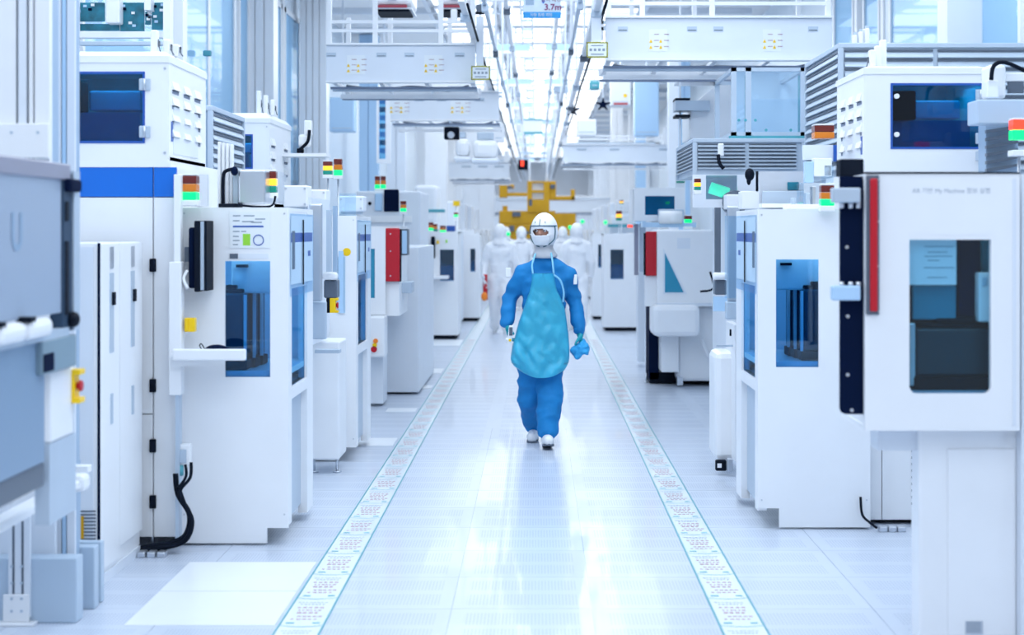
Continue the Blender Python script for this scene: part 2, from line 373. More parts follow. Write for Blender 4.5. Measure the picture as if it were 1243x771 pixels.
def head_module(label, px0, px1, py0, py1, Y, D, s, wpx, lid=12, ztop=None, rows=4, colsn=3, fitt=None, hinge=None, knobs=None, dark=GLD):
    """white upper housing: front at depth Y; s=+1 when its vented side faces right (machine on the left)"""
    x0, x1 = wx(px0, Y), wx(px1, Y); z0, z1 = wz(py1, Y), wz(py0, Y); zl = z1-lid*Y/F
    r = thing('machine_head_housing', label, 'machine housing', ((x0+x1)/2, Y+D/2, z0))
    w0, w1, v0, v1 = wx(wpx[0], Y), wx(wpx[1], Y), wz(wpx[3], Y), wz(wpx[2], Y)
    t = .02
    ob('front_panel', M().holed(x0, x1, z0, zl, w0, w1, v0, v1, Y, Y+t), WH, r)
    m = M().box(x0, x1, Y+D-t, Y+D, z0, zl).box(x0, x0+t, Y+t, Y+D-t, z0, zl).box(x1-t, x1, Y+t, Y+D-t, z0, zl).box(x0, x1, Y+t, Y+D-t, z0, z0+t)
    ob('body_shell', m, WH, r)
    # lid with sloped rims
    i = .03
    lidm = M(); b = lidm.bm
    A = [b.verts.new(p) for p in ((x0-.006, Y-.006, zl), (x1+.006, Y-.006, zl), (x1+.006, Y+D+.006, zl), (x0-.006, Y+D+.006, zl))]
    B = [b.verts.new(p) for p in ((x0-.006, Y-.006, zl+.035), (x1+.006, Y-.006, zl+.035), (x1+.006, Y+D+.006, zl+.035), (x0-.006, Y+D+.006, zl+.035))]
    C_ = [b.verts.new(p) for p in ((x0+i, Y+i, z1), (x1-i, Y+i, z1), (x1-i, Y+D-i, z1), (x0+i, Y+D-i, z1))]
    b.faces.new(A[::-1]); b.faces.new(C_)
    for U, V in ((A, B), (B, C_)):
        for k in range(4): b.faces.new((U[k], U[(k+1) % 4], V[(k+1) % 4], V[k]))
    ob('lid', lidm, WH, r)
    bx('window_pane', dark, r, w0, w1, Y+.006, Y+.012, v0, v1)
    ob('window_rim', M().holed(w0, w1, v0, v1, w0+.012, w1-.012, v0+.012, v1-.012, Y-.003, Y+.006), BL2, r)
    bx('inner_tray', ISK, r, w0+.02, w1-.05, Y+.10, Y+.4, v0, v0+(v1-v0)*.45); bx('inner_block', ISK, r, w0+(w1-w0)*.3, w0+(w1-w0)*.85, Y+.2, Y+.35, v0+(v1-v0)*.50, v0+(v1-v0)*.78, .01)
    bx('inner_arm', BLK, r, w0+(w1-w0)*.05, w0+(w1-w0)*.3, Y+.05, Y+.2, v0+(v1-v0)*.45, v0+(v1-v0)*.9, .01)
    if hinge:
        hx = wx(hinge, Y)
        for f in (.16, .82):
            zc = v0+(v1-v0)*f
            h = bx('hinge', GR, r, hx-.028, hx+.028, Y-.012, Y, zc-.03, zc+.03, .004); ob('hinge_pin', M().cyl((hx, Y-.014, zc-.03), (hx, Y-.014, zc+.03), .006, n=8), STL, h)
    if knobs:
        kx = wx(knobs, Y)
        for f in (.22, .80):
            zc = v0+(v1-v0)*f; ob('knob', M().cyl((kx, Y-.02, zc), (kx, Y, zc), .014), WH, r)
    added_interior_fill(w0+.03, w1-.03, Y+.08, Y+.4, zl-.05, 3.5)
    # vents
    X = x1 if s > 0 else x0; vm = None
    for rr in range(rows):
        for cc in range(colsn):
            yc = Y+D*(.16+.62*cc/max(colsn-1, 1)*.95); zc = zl-(zl-z0)*(.22+.48*rr/max(rows-1, 1)); hw = D*.085; hh = (zl-z0)*.045
            m = M(); bm = m.bm; e = s*.014
            P = [(X, yc-hw, zc-hh), (X, yc+hw, zc-hh), (X+e, yc+hw, zc-hh), (X+e, yc-hw, zc-hh), (X, yc-hw, zc+hh), (X, yc+hw, zc+hh)]
            v = [bm.verts.new(p) for p in P]
            for q in ((3, 2, 5, 4), (0, 3, 4), (1, 5, 2), (0, 1, 5, 4)): bm.faces.new([v[k] for k in q])
            u = ob('vent_hood', m, WH, r); 
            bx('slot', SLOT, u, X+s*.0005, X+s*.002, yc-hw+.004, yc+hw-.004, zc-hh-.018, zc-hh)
    bx('blue_badge', BL2, r, X, X+s*.003, Y+.05, Y+.085, z0+.10, z0+.20); bx('blank_plate', WH2, r, X, X+s*.004, Y+.10, Y+D*.75, z0+.04, z0+.28)
    screws(r, [(x1-.02, zl-.03), (x1-.02, z0+.04)], Y)
    if fitt:
        for k, (fx, fh) in enumerate(fitt):
            a = wx(fx, Y); f = bx('valve_block', WH, r, a-.018, a+.018, Y+.1+.06*k, Y+.15+.06*k, z1-.005, z1+fh, .008)
            bx('cap', BLK, f, a+s*.018, a+s*.026, Y+.12+.06*k, Y+.13+.06*k, z1+fh*.3, z1+fh*.3+.03)
            ob('hose', M().tube([(a+s*.02, Y+.12+.06*k, z1+fh*.6), (a+s*.03, Y+.10+.06*k, z1+fh*.2), (a+s*.035, Y+.12+.06*k, z1+.0)], .0035, 6), DG, f)
    return r
MAGM = mat('magazine_navy', (.012, .055, .10), .22)
def magazine(x0, x1, y0, y1, z0, z1, label, grp, tint=MAGM, rail=1):
    r = thing('magazine_rack', label, 'magazine', ((x0+x1)/2, (y0+y1)/2, z0), grp)
    bx('shell', tint, r, x0, x1, y0, y1, z0+.05, z1-.02, .012); bx('lid', BLK, r, x0+.01, x1-.01, y0+.01, y1-.01, z1-.02, z1, .006)
    bx('foot_plate', BLK, r, x0-.01, x1+.015, y0-.02, y1, z0, z0+.05, .006); xr = x1 if rail > 0 else x0-.006; ob('corner_rail', M().box(xr-.004, xr+.010, y0-.010, y0+.006, z0+.05, z1-.03), WH2, r)
    bx('handle', BLK, r, x0+(x1-x0)*.3, x0+(x1-x0)*.7, y0+.02, y1-.02, z1, z1+.02, .005)
    return r
def sheet_on_side(par, X, s, ya, yb, za, zb):
    r = bx('document_pocket', GLF, par, X, X+s*.006, ya, yb, za, zb); 
    bx('paper', PAP, r, X+s*.001, X+s*.002, ya+.02, yb-.02, za+.06, zb-.01); bx('blue_band', BL2, r, X+s*.0021, X+s*.0025, ya+.02, yb-.02, zb-.15, zb-.10)
    bx('picture', DG, r, X+s*.0021, X+s*.0026, ya+.06, ya+.16, za+.14, za+.34); bx('clip', BLK, r, X+s*.006, X+s*.012, (ya+yb)/2-.006, (ya+yb)/2+.006, za+.05, zb-.03)
    bx('picture', BL2, r, X+s*.0021, X+s*.0026, yb-.2, yb-.1, za+.2, zb-.2)
def loader(label, s, Xa, Xb, Y, D, ztop, win, notch=.1, wn=.11, mags=0, poster=True, tint=GLB, mlabel='', notes=True):
    """tall white loader; s=+1 stands left of the aisle (its open side faces +x). Xa aisle edge, Xb outer edge"""
    x0, x1 = min(Xa, Xb), max(Xa, Xb); t = .018
    r = thing('loader_cabinet', label, 'machine', ((x0+x1)/2, Y+D/2, .01))
    na, nb = (x1-wn, x1) if s > 0 else (x0, x0+wn)
    m = M()
    if win:
        m.holed(x0, x1, notch, ztop, win[0], win[1], win[2], win[3], Y, Y+t)
    else: m.box(x0, x1, Y, Y+t, notch, ztop)
    m.box(x0 if s > 0 else nb, na if s > 0 else x1, Y, Y+t, .012, notch)
    ob('front_panel', m, WH, r)
    Xo = x0 if s > 0 else x1
    bx('outer_side_panel', WH, r, Xo, Xo+s*t, Y+t, Y+D, .03, ztop-t); bx('back_panel', INB, r, x0+t, x1-t, Y+D-t, Y+D, .2, ztop-t); bx('top_panel', WH, r, x0, x1, Y+t, Y+D, ztop-t, ztop)
    bx('shelf', WH2, r, x0+t, x1-t, Y+t, Y+D-t, .78, .80)
    # aisle side: posts, pocket, glazed strip
    A = Xa
    bx('side_post', WH, r, A-s*.05, A, Y+t, Y+.12, .10, ztop-t); bx('side_post', WH, r, A-s*.05, A, Y+D-.24, Y+D, .05, ztop-t)
    bx('side_panel', GR, r, A-s*.05, A-s*.035, Y+.12, Y+D-.24, .10, .74); bx('side_rail', WH, r, A-s*.05, A, Y+.12, Y+D-.24, .74, .80)
    bx('side_pane', GLB, r, A-s*.02, A-s*.015, Y+.12, Y+D-.24, .80, ztop-.42)
    ob('side_panel', M().box(A-s*.02, A-s*.002, Y+.12, Y+D-.24, ztop-.42, ztop-t), WH, r)
    if poster: sheet_on_side(r, A+s*.001, s, Y+.05, Y+D-.03, ztop-.46, ztop-.03)
    if win:
        bx('window_pane', tint, r, win[0]-.004, win[1]+.004, Y+t, Y+t+.005, win[2]-.004, win[3]+.004)
        bx('inner_deck', WH2, r, x0+t, x1-t, Y+t+.01, Y+D-t, win[2]-.0, win[2]+.03)
        bx('inner_bracket', WH, r, win[0]+.01, win[1]+.03, Y+.12, Y+.3, win[3]-.17, win[3]+.02, .01)
        bx('inner_sensor', BLK, r, win[0]+.04, win[0]+.10, Y+.09, Y+.12, win[3]-.035, win[3]-.02)
        bx('inner_back', SKY, r, x0+t, x1-t, Y+D-.06, Y+D-.05, win[2]+.03, ztop-.1)
        ww = win[1]-win[0]; added_interior_fill(x0+.1, x1-.1, Y+.08, Y+.4, ztop-.06, 5)
        for k in range(mags):
            y0 = Y+.07+.16*k
            if s > 0: xa_ = win[0]-.06; xb_ = wx((297, 308, 317)[k], y0)
            else: xa_ = wx((974, 966, 958)[k], y0); xb_ = win[1]+.09
            magazine(xa_, xb_, y0, y0+.13, win[2]+.032, win[2]+.032+(win[3]-win[2])*.70, mlabel % ('nearest', 'middle', 'rearmost')[k], None, rail=s)
    screws(r, [(x1-.02, .16), (x0+.02, ztop-.03), (x1-.02, ztop-.03), (x0+.02, .16)], Y, .005)
    return r
def leveller(par, x, y, z1, mt=STL):
    ob('levelling_foot', M().cyl((x, y, 0), (x, y, .012), .03, n=12).cyl((x, y, .012), (x, y, z1), .009, n=8), mt, par)

# ================= LEFT SIDE =================
# C: big blue-banded machine
Y = 8.33; x0, x1 = wx(20, Y), wx(214, Y); D = 1.3
r = thing('process_machine', 'tall white machine with a wide blue band, left foreground behind the slim grey cabinet', 'machine', ((x0+x1)/2, Y+D/2, .0))
zb, zt = wz(652, Y), wz(203, Y)
bx('body', WH, r, x0, x1, Y+.02, Y+D, zb, zt)
xs = wx(186, Y); zs = wz(503, Y)
bx('door_panel', WH, r, x0, xs-.003, Y, Y+.02, zs+.003, wz(240, Y), .003); bx('lower_door_panel', WH, r, x0, xs-.003, Y, Y+.02, zb, zs-.003, .003); bx('side_door_panel', WH, r, xs+.003, x1, Y, Y+.02, zb, wz(240, Y), .003)
bx('blue_band_panel', BL, r, x0, xs-.003, Y, Y+.02, wz(239, Y), zt, .002); bx('blue_band_panel', BL, r, xs+.003, x1, Y, Y+.02, wz(239, Y), zt, .002)
for py in (322, 468, 541, 609): bx('hinge', BLK, r, xs-.016, xs+.016, Y-.018, Y-.001, wz(py+8, Y), wz(py-8, Y), .004)
bx('top_rim', WH, r, x0, x1-.03, Y-.004, Y+D-.02, zt, wz(195, Y))
leveller(r, x1-.15, Y+.12, zb); leveller(r, x0+.3, Y+.12, zb)
head_module('white upper housing with a dark blue window, atop the blue-banded machine', 30, 205, 62, 195, Y, .93, 1, (60, 176, 87, 174), lid=14, fitt=((181, .12), (193, .08), (201, .06)), hinge=176)
# B: slim grey-white cabinet with two handles
X = -1.975; ya, yb = 7.45, 8.10
r = thing('slim_control_cabinet', 'slim grey-white cabinet with two narrow doors and black latches, before the blue-banded machine', 'cabinet', (X-.2, 7.8, 0))
zc = 1.56
bx('body', WH, r, X-.5, X-.012, ya, yb+.14, .045, zc, .004); bx('plinth', WH2, r, X-.5, X-.004, ya+.01, yb+.12, 0, .045)
ys = 7.80
for (a, b, pz) in ((ya+.004, ys-.004, 1), (ys+.004, yb+.14, 2)):
    d = bx('door', WH, r, X-.011, X, a, b, .07 if a < ys else .12, zc-.004, .002)
    hy = (a+b)/2+.02
    bx('handle_recess', GR, d, X, X+.003, hy-.035, hy+.035, 1.05, 1.42); bx('latch', BLK, d, X+.001, X+.012, hy-.004, hy+.04, 1.27, 1.33, .003); bx('label_plate', STL, d, X+.001, X+.004, hy-.03, hy+.03, 1.44, 1.54)
    bx('lower_grip', GR, d, X, X+.004, hy-.02, hy+.02, .72, .86)
bx('dark_gap', BK, r, X-.012, X-.004, ys-.005, ys+.005, .12, zc-.01); bx('dark_gap', BK, r, X-.012, X-.001, ya-.003, ya+.004, .2, zc)
g = thing('x', 'x', 'x'); bpy.data.objects.remove(g)
f = bx('vent_panel', WH2, r, wx(60, ya), X-.03, ya-.012, ya, wz(658, ya), wz(300, ya))
for k in range(9): bx('vent_slot', DG, f, wx(90, ya), wx(117, ya), ya-.015, ya-.0115, wz(621+k*4.2, ya), wz(619.3+k*4.2, ya))
bx('orange_tag', OR if False else YE2, r, wx(90, ya), wx(103, ya), ya-.02, ya-.016, wz(653, ya), wz(626, ya))
# white post, arm, monitor, shelf and mouse
r = thing('console_post', 'white column with side shelf carrying monitor, mouse and yellow switch box', 'post', (wx(215, 8.25), 8.3, 0))
bx('column', WH, r, wx(209, 8.3), wx(224, 8.3), 8.22, 8.30, wz(480, 8.22), wz(318, 8.22), .006); bx('column_upper', WH, r, wx(214, 8.3), wx(222, 8.3), 8.24, 8.30, wz(318, 8.3), wz(212, 8.3), .004)
bx('lower_conduit', GR, r, wx(216, 8.3), wx(221, 8.3), 8.24, 8.30, wz(655, 8.3), wz(480, 8.22)); bx('arm', WH, r, wx(209, 8.2), wx(290, 8.2), 8.16, 8.40, wz(434, 8.2), wz(429, 8.2), .004)
bx('shelf_lip', WH, r, wx(209, 8.12), wx(298, 8.12), 8.12, 8.15, wz(438, 8.12), wz(424, 8.12), .008); ob('shelf_gusset', M().prism([(wx(211, 8.2), wz(446, 8.2)), (wx(211, 8.2), wz(436, 8.2)), (wx(285, 8.2), wz(436, 8.2))], 8.18, 8.20), WH, r)
mo = thing('computer_monitor', 'black flat monitor seen edge-on, mounted beside the windowed loader', 'monitor', (wx(240, 8.3), 8.3, wz(355, 8.3)))
bx('screen_housing', BLK, mo, wx(236, 8.26), wx(243, 8.26), 8.25, 8.43, wz(354, 8.3), wz(268, 8.3), .006); bx('back_shell', BK, mo, wx(228, 8.26), wx(236, 8.26), 8.27, 8.41, wz(350, 8.3), wz(276, 8.3), .012)
bx('screen_face', GR, mo, wx(243, 8.26), wx(248, 8.26), 8.26, 8.42, wz(352, 8.3), wz(269, 8.3), .002); bx('frame_edge', BLK, mo, wx(248, 8.26), wx(251, 8.26), 8.255, 8.43, wz(353, 8.3), wz(268, 8.3), .001)
ob('mount', M().box(wx(224, 8.3), wx(230, 8.3), 8.30, 8.36, wz(318, 8.3), wz(300, 8.3)), DG, mo); ob('cable_bundle', M().tube([(wx(230, 8.3), 8.25, wz(328, 8.3)), (wx(226, 8.3), 8.24, wz(338, 8.3)), (wx(231, 8.3), 8.24, wz(350, 8.3))], .008), WH, mo)
ms = thing('computer_mouse', 'black mouse lying on the white side shelf', 'mouse', (wx(260, 8.2), 8.2, wz(428.5, 8.2)))
ob('shell', M().ball((wx(262, 8.2), 8.22, wz(426, 8.2)), .062, .035, .030), BK, ms); ob('cord', M().tube([(wx(248, 8.2), 8.22, wz(425, 8.2)), (wx(243, 8.2), 8.23, wz(418, 8.2)), (wx(240, 8.2), 8.25, wz(421, 8.2)), (wx(244, 8.2), 8.25, wz(427, 8.2))], .003, 6), BLK, ms)
yb_ = thing('switch_box', 'small yellow switch box fixed to the white column above the mouse', 'switch', (wx(231, 8.26), 8.26, wz(403, 8.26)))
bx('box', YE, yb_, wx(224, 8.26), wx(237, 8.26), 8.25, 8.30, wz(403, 8.26), wz(386, 8.26), .005); bx('cover_rim', YE, yb_, wx(226, 8.26), wx(229, 8.26), 8.243, 8.25, wz(402, 8.26), wz(387, 8.26), .001)
# cables at the floor
for i, (pp, rad) in enumerate((([(213, 575), (216, 600), (230, 625), (225, 650), (205, 660), (185, 663), (160, 668)], .014), ([(217, 590), (224, 610), (234, 632), (226, 655), (200, 664), (170, 668)], .013), ([(234, 560), (233, 578), (222, 592), (220, 604)], .008), ([(228, 562), (229, 576), (220, 590)], .007))):
    o = ob('cable', M().tube([(wx(a, 8.24), 8.24-.02*i, max(wz(b, 8.24), .016)) for a, b in pp], rad, 8, 5), BLK)
    tag(o, ('thick black cable curling to the floor beside the blue-banded machine', 'second thick black cable looping lower against the loader foot', 'thin black lead from the white terminal box', 'thinner inner black lead below the white terminal box')[i], 'cable')
tb = thing('terminal_box', 'small white terminal box with cables at the loader corner near the floor', 'connector box', (wx(222, 8.25), 8.25, wz(568, 8.25)))
bx('housing', WH, tb, wx(214, 8.25), wx(230, 8.25), 8.26, 8.32, wz(566, 8.25), wz(540, 8.25), .006); bx('socket', GR, tb, wx(217, 8.25), wx(226, 8.25), 8.248, 8.26, wz(562, 8.25), wz(546, 8.25), .003)
ob('gland', M().cyl((wx(217, 8.25), 8.27, wz(578, 8.25)), (wx(217, 8.25), 8.27, wz(565, 8.25)), .02), TEL, tb)
cl = thing('cable_clamp', 'shiny metal clamp block on the floor under the black cables', 'clamp', (wx(187, 8.2), 8.2, 0))
for k in range(3): bx('clamp_segment', STL, cl, wx(170+k*12, 8.2), wx(180+k*12, 8.2), 8.13, 8.2, 0, .028, .006)
# D loader
Y = 8.45
D_ = loader('white loader cabinet with dark magazines behind its window, monitor and green sticker, front left', 1, -1.276, -1.83, Y, .93, 1.734, (wx(273, Y), wx(328, Y), wz(458, Y), wz(317, Y)), notch=.09, mags=3, mlabel='dark magazine in the front left loader window, %s of the three')
n1 = bx('notice_sheet', PAP, D_, wx(279, Y), wx(328, Y), Y-.004, Y-.001, wz(301, Y), wz(257, Y), label='white instruction sheet with green square and blue ring')
bx('blue_rule', BL2, n1, wx(283, Y), wx(320, Y), Y-.005, Y-.004, wz(276, Y), wz(274, Y)); bx('green_sticker', GN, n1, wx(295, Y), wx(304, Y), Y-.005, Y-.004, wz(298, Y), wz(284, Y))
ob('blue_ring', M().tube([(wx(314, Y)+.026*math.cos(t), Y-.006, wz(291.5, Y)+.026*math.sin(t)) for t in [k*math.pi/10 for k in range(21)]], .0025, 5, 1), BL2, n1)
m = M()
for (a, b, c) in ((283, 292, 262), (296, 309, 262), (283, 291, 268), (294, 308, 269), (283, 291, 281), (293, 299, 281), (283, 290, 287), (283, 291, 292), (283, 289, 297), (310, 322, 266), (305, 318, 270)): m.box(wx(a, Y), wx(b, Y), Y-.005, Y-.004, wz(c+.7, Y), wz(c-.7, Y))
ob('printed_lines', m, INK, n1)
bx('display', DG, D_, wx(279, Y), wx(289, Y), Y-.006, Y, wz(314, Y), wz(308, Y), .001); bx('label_strip', WH2, D_, wx(290, Y), wx(326, Y), Y-.003, Y, wz(314, Y), wz(308, Y))
# things on top of D and behind
def bars(label, px0, px1, n, py0, py1, Y, w_=.7, mt=WH):
    r = thing('bar_fixture', label, 'machine fixture', (wx((px0+px1)/2, Y), Y+.05, wz(py1, Y))); p = (px1-px0)/n
    for k in range(n): pbx('bar', mt, r, px0+k*p, px0+k*p+p*w_, py0+k, py1, Y, .04, .004)
    pbx('foot', GR, r, px0, px1, py1-3, py1, Y+.041, .05); return r
bars('row of four upright white bars on the front left loader', 264, 284, 4, 172, 251, 8.9)
ra = thing('pick_robot', 'small black jointed arm beside the white bars on the front left loader', 'robot arm', (wx(270, 8.8), 8.85, 1.735))
ob('base', M().box(wx(266, 8.8), wx(292, 8.8), 8.78, 8.9, 1.735, 1.76, .004), BLK, ra); ob('lower_arm', M().tube([(wx(269, 8.8), 8.84, 1.75), (wx(269, 8.8), 8.84, 1.88), (wx(271, 8.8), 8.84, 1.93), (wx(280, 8.8), 8.84, 1.945)], .010), BLK, ra); ob('tool_head', M().ball((wx(283, 8.8), 8.84, 1.935), .02, .03, .025), BK, ra)
sb = thing('steel_cover_box', 'brushed steel cover box on the front left loader', 'cover box', (wx(305, 8.85), 8.9, 1.735))
pbx('cover', STL, sb, 289, 322, 206, 248, 8.85, .25, .01); pbx('side_flap', GR, sb, 283, 289, 210, 248, 8.88, .2); pbx('foot', WH, sb, 286, 326, 248, 253, 8.86, .2)
stack_light(217, 238, 213, 243, 8.3, 'g', 'signal tower with lit green lens beside the blue band')
pbx('bracket_plate', WH2, None, 238, 252, 212, 250, 8.9, .03).update_tag(); tag(bpy.data.objects['bracket_plate'], 'pale plate behind the green signal tower beside the blue band', 'plate')
stack_light(322, 335, 208, 234, 9.0, 'a', 'signal tower with lit amber lens beside the steel cover box', order='rag')
ob_c = tag(ob('cable', M().tube([(wx(291, 8.75), 8.75, 1.75), (wx(315, 8.75), 8.75, 1.742), (wx(330, 8.75), 8.76, 1.75), (wx(334, 8.75), 8.76, 1.80)], .006), BLK), 'thin black cable lying on top of the front left loader', 'cable')
# louvre unit between the housings
def louvre_block(label, px0, px1, py0, py1, Y, D, s, rows, colsn=3, front=True, side=True, mt=GB):
    x0, x1, z0, z1 = wx(px0, Y), wx(px1, Y), wz(py1, Y), wz(py0, Y)
    r = thing('louvred_enclosure', label, 'enclosure', ((x0+x1)/2, Y+D/2, z0)); bx('body', mt, r, x0+.02, x1-.02, Y+.02, Y+D-.02, z0, z1-.02); bx('top_frame', GR, r, x0, x1, Y, Y+D, z1-.03, z1, .004)
    for xx in (x0, x1-.03): bx('corner_post', GR, r, xx, xx+.03, Y, Y+.03, z0, z1-.03)
    X = x1 if s > 0 else x0
    bx('corner_post', GR, r, X-s*.03, X, Y+D-.03, Y+D, z0, z1-.03)
    p = (z1-z0-.08)/rows
    for k in range(rows):
        zz = z0+.04+k*p
        if front:
            for c in range(colsn):
                a = x0+.04+(x1-x0-.08)*c/colsn; b = x0+.04+(x1-x0-.08)*(c+1)/colsn-.03
                ob('slat', M().prism([(Y+.018, zz+p*.75), (Y-.004, zz+p*.2), (Y-.004, zz+p*.1), (Y+.018, zz+p*.1)], a, b, 'x'), GR, r)
                bx('gap', DG, r, a, b, Y+.010, Y+.0195, zz+p*.78, zz+p)
        if side:
            ob('side_slat', M().prism([(X-s*.018, zz+p*.75), (X+s*.004, zz+p*.2), (X+s*.004, zz+p*.1), (X-s*.018, zz+p*.1)], Y+.04, Y+D-.04, 'y'), GR, r)
            bx('side_gap', DG, r, X-s*.0195, X-s*.010, Y+.04, Y+D-.04, zz+p*.75, zz+p)
    return r
lv0 = louvre_block('grey-blue louvred enclosure between the two white upper housings on the left', 238, 258, 128, 212, 9.9, 1.1, 1, 6, 1)
bx('support_post', GR, lv0, wx(239, 9.9), wx(246, 9.9), 9.95, 10.0, 0, wz(211, 9.9))
Y2 = 12.7
head_module('smaller white upper housing with vents, behind the front left loader', 258, 327, 137, 250, Y2, 1.1, 1, (262, 307, 163, 205), lid=12, fitt=((311, .18), (318, .15), (325, .12)), rows=4, colsn=2)
r = thing('process_machine', 'white machine body under the smaller upper housing, mostly hidden behind the front left loader', 'machine', (wx(290, Y2), 13.3, 0)); bx('body', WH, r, wx(258, Y2), wx(330, Y2), Y2, Y2+1.2, .05, wz(252, Y2), .01); bx('plinth', DG, r, wx(262, Y2), wx(326, Y2), Y2+.03, Y2+1.1, 0, .05)
tag(pbx('cable_duct', WH, None, 330, 397, 186, 190, 13.35, .25), 'thin white duct leading from the smaller housing to the column', 'duct')
v = thing('valve_cluster', 'white valve fitting with dark cable on the thin duct left of the column', 'valve', (wx(368, 13.4), 13.45, wz(186, 13.4)))
pbx('valve_body', WH, v, 369, 378, 146, 165, 13.4, .08, .01); pbx('valve_base', WH, v, 362, 376, 163, 178, 13.4, .1, .02); ob('hose', M().tube([(wx(376, 13.4), 13.38, wz(158, 13.4)), (wx(374, 13.4), 13.38, wz(172, 13.4)), (wx(364, 13.4), 13.38, wz(182, 13.4))], .014, 6), BLK, v); pbx('clamp', BLK, v, 360, 368, 180, 186, 13.4, .06, .01)
for i, (a, b, c, d, Yq, lb) in enumerate(((344, 373, 225, 252, 10.6, 'white square cover on the machine right of the front left loader'), (373, 396, 230, 248, 11.0, 'smaller white cover box beside the square one, left row'), (411, 441, 238, 257, 11.6, 'pale box on top of the second left loader'))):
    o = thing('cover_box', lb, 'cover box', (wx((a+b)/2, Yq), Yq+.1, wz(d, Yq))); pbx('cover', WH if i < 2 else WH2, o, a, b, c, d, Yq, .22, .01); screws(o, [(wx(a+3, Yq), wz(c+4, Yq)), (wx(b-3, Yq), wz(c+4, Yq)), (wx(b-3, Yq), wz(d-4, Yq))], Yq, .008); pbx('base', GR, o, a+3, b-3, d-1, d+3, Yq+.03, .14)
stack_light(392, 403, 196, 212, 13.2, 'a', 'signal tower with lit amber lens left of the hooded column base', post=.01)
stack_light(405, 415, 193, 213, 13.6, 'g', 'signal tower with glowing green lens right of the amber one, left row', post=.01)
# steel transfer unit between D and E
r = thing('transfer_unit', 'grey steel transfer unit with emergency stop between the two left loaders', 'machine', (wx(392, 10), 10.1, 0))
ob('tall_plate', M().box(wx(375, 9.9), wx(391, 9.9), 9.9, 9.93, wz(366, 9.9), wz(247, 9.9), .012), STL, r); pbx('lower_plate', GR, r, 374, 396, 366, 412, 9.95, .04, .008)
pbx('rail', GR, r, 396, 402, 255, 330, 10.2, .04); pbx('rail', GB, r, 404, 409, 250, 330, 10.3, .04); pbx('motor_block', DG, r, 393, 409, 340, 362, 10.3, .15, .01); pbx('white_tube', WH, r, 391, 409, 331, 340, 10.25, .08, .015)
pbx('pedestal', WH, r, 376, 412, 415, 558, 10.9, .4, .01); pbx('bracket', GR, r, 382, 412, 425, 429, 10.4, .1); pbx('spine', WH2, r, 374, 378, 240, 420, 10.1, .9)
for q in (380, 408): leveller(r, wx(q, 10.95), 11.0, .11)
def estop(px0, px1, py0, py1, Y, label):
    r = thing('emergency_stop', label, 'emergency stop', (wx((px0+px1)/2, Y), Y, wz(py1, Y))); w_ = px1-px0
    pbx('back_plate', BLK, r, px0, px0+w_*.3, py0, py1, Y, .06, .004); pbx('body', YE, r, px0+w_*.3, px0+w_*.8, py0, py1, Y, .07, .004)
    c = wz((py0+py1)/2, Y); xx = wx(px0+w_*.8, Y); ww = wx(px1, Y)-xx
    ob('red_button', M().cyl((xx, Y+.035, c), (xx+ww*.5, Y+.035, c), .012, .012).cyl((xx+ww*.5, Y+.035, c), (xx+ww, Y+.035, c), .022, .018), RED, r)
    pbx('guard', YE, r, px0+w_*.75, px1, py0, py0+(py1-py0)*.16, Y, .07, .002); pbx('guard', YE, r, px0+w_*.75, px1, py1-(py1-py0)*.16, py1, Y, .07, .002)
estop(396, 410, 362, 380, 10.3, 'yellow emergency stop box on the steel transfer unit, left row')
# E loader
Y = 11.5
E_ = loader('second white loader on the left, with a round yellow sticker', 1, -1.262, -1.62, Y, 1.0, wz(262, Y), None, notch=.1, wn=.12)
ob('yellow_sticker', M().cyl((wx(421, Y), Y-.003, wz(306, Y)), (wx(421, Y), Y, wz(306, Y)), .028, n=20), YE, E_, label='round yellow sticker')
pbx('glass_guard', GLC, E_, 412, 432, 235, 262, Y+.05, .005); pbx('glass_guard', GLC, E_, 409, 419, 312, 380, Y-.01, .008)
pbx('window_strip', SKY, E_, 411, 417, 305, 380, Y-.016, .004)
# F red-sided cabinet on the left
def red_machine(label, s, px, pdoor, pred, Y, D, lower, win, wlabel):
    x0, x1 = wx(pdoor[0], Y), wx(pdoor[1], Y); z0, z1 = wz(pdoor[3], Y), wz(pdoor[2], Y)
    r = thing('red_trimmed_machine', label, 'machine', ((x0+x1)/2, Y+D/2, 0)); return r
Y = 15.0
F_ = thing('red_sided_cabinet', 'white cabinet with a bright red side guard, left row beyond the second loader', 'machine', (wx(470, Y), 15.5, 0))
F_m = M().holed(wx(425, Y), wx(468, Y), wz(382, Y), wz(277, Y), wx(446, Y), wx(455, Y), wz(362, Y), wz(302, Y), Y, Y+.03); ob('door_panel', F_m, WH, F_)
ob('window_pane', M().box(wx(446, Y), wx(455, Y), Y+.01, Y+.016, wz(362, Y), wz(302, Y)), mat('blue_pane_solid', (.03, .28, .45), .15), F_)
pbx('red_guard', RED, F_, 468, 485, 277, 342, Y, .05, .01, 'bright red side guard'); screws(F_, [(wx(474, Y), wz(284, Y)), (wx(474, Y), wz(305, Y)), (wx(474, Y), wz(335, Y))], Y)
pbx('guard_bracket', BLK, F_, 484, 487, 278, 342, Y+.04, .04, .004); ob('upper_body', M().box(wx(425, Y), wx(484, Y)-.0, Y+.06, Y+1.0, wz(384, Y), wz(275, Y)), WH, F_)
pbx('screen_bezel', DG, F_, 487, 495, 278, 310, Y+.3, .2, .006); pbx('screen_face', SKY, F_, 488, 494, 280, 308, Y+.29, .008); pbx('grey_plate', GR, F_, 474, 500, 342, 356, Y+.35, .3, .01)
bx('lower_body', WH2, F_, wx(425, Y), -1.16, 16.2, 18.5, .02, wz(300, 16.2), .01); pbx('control_box', WH, F_, 447, 467, 384, 434, 14.8, .3, .02)
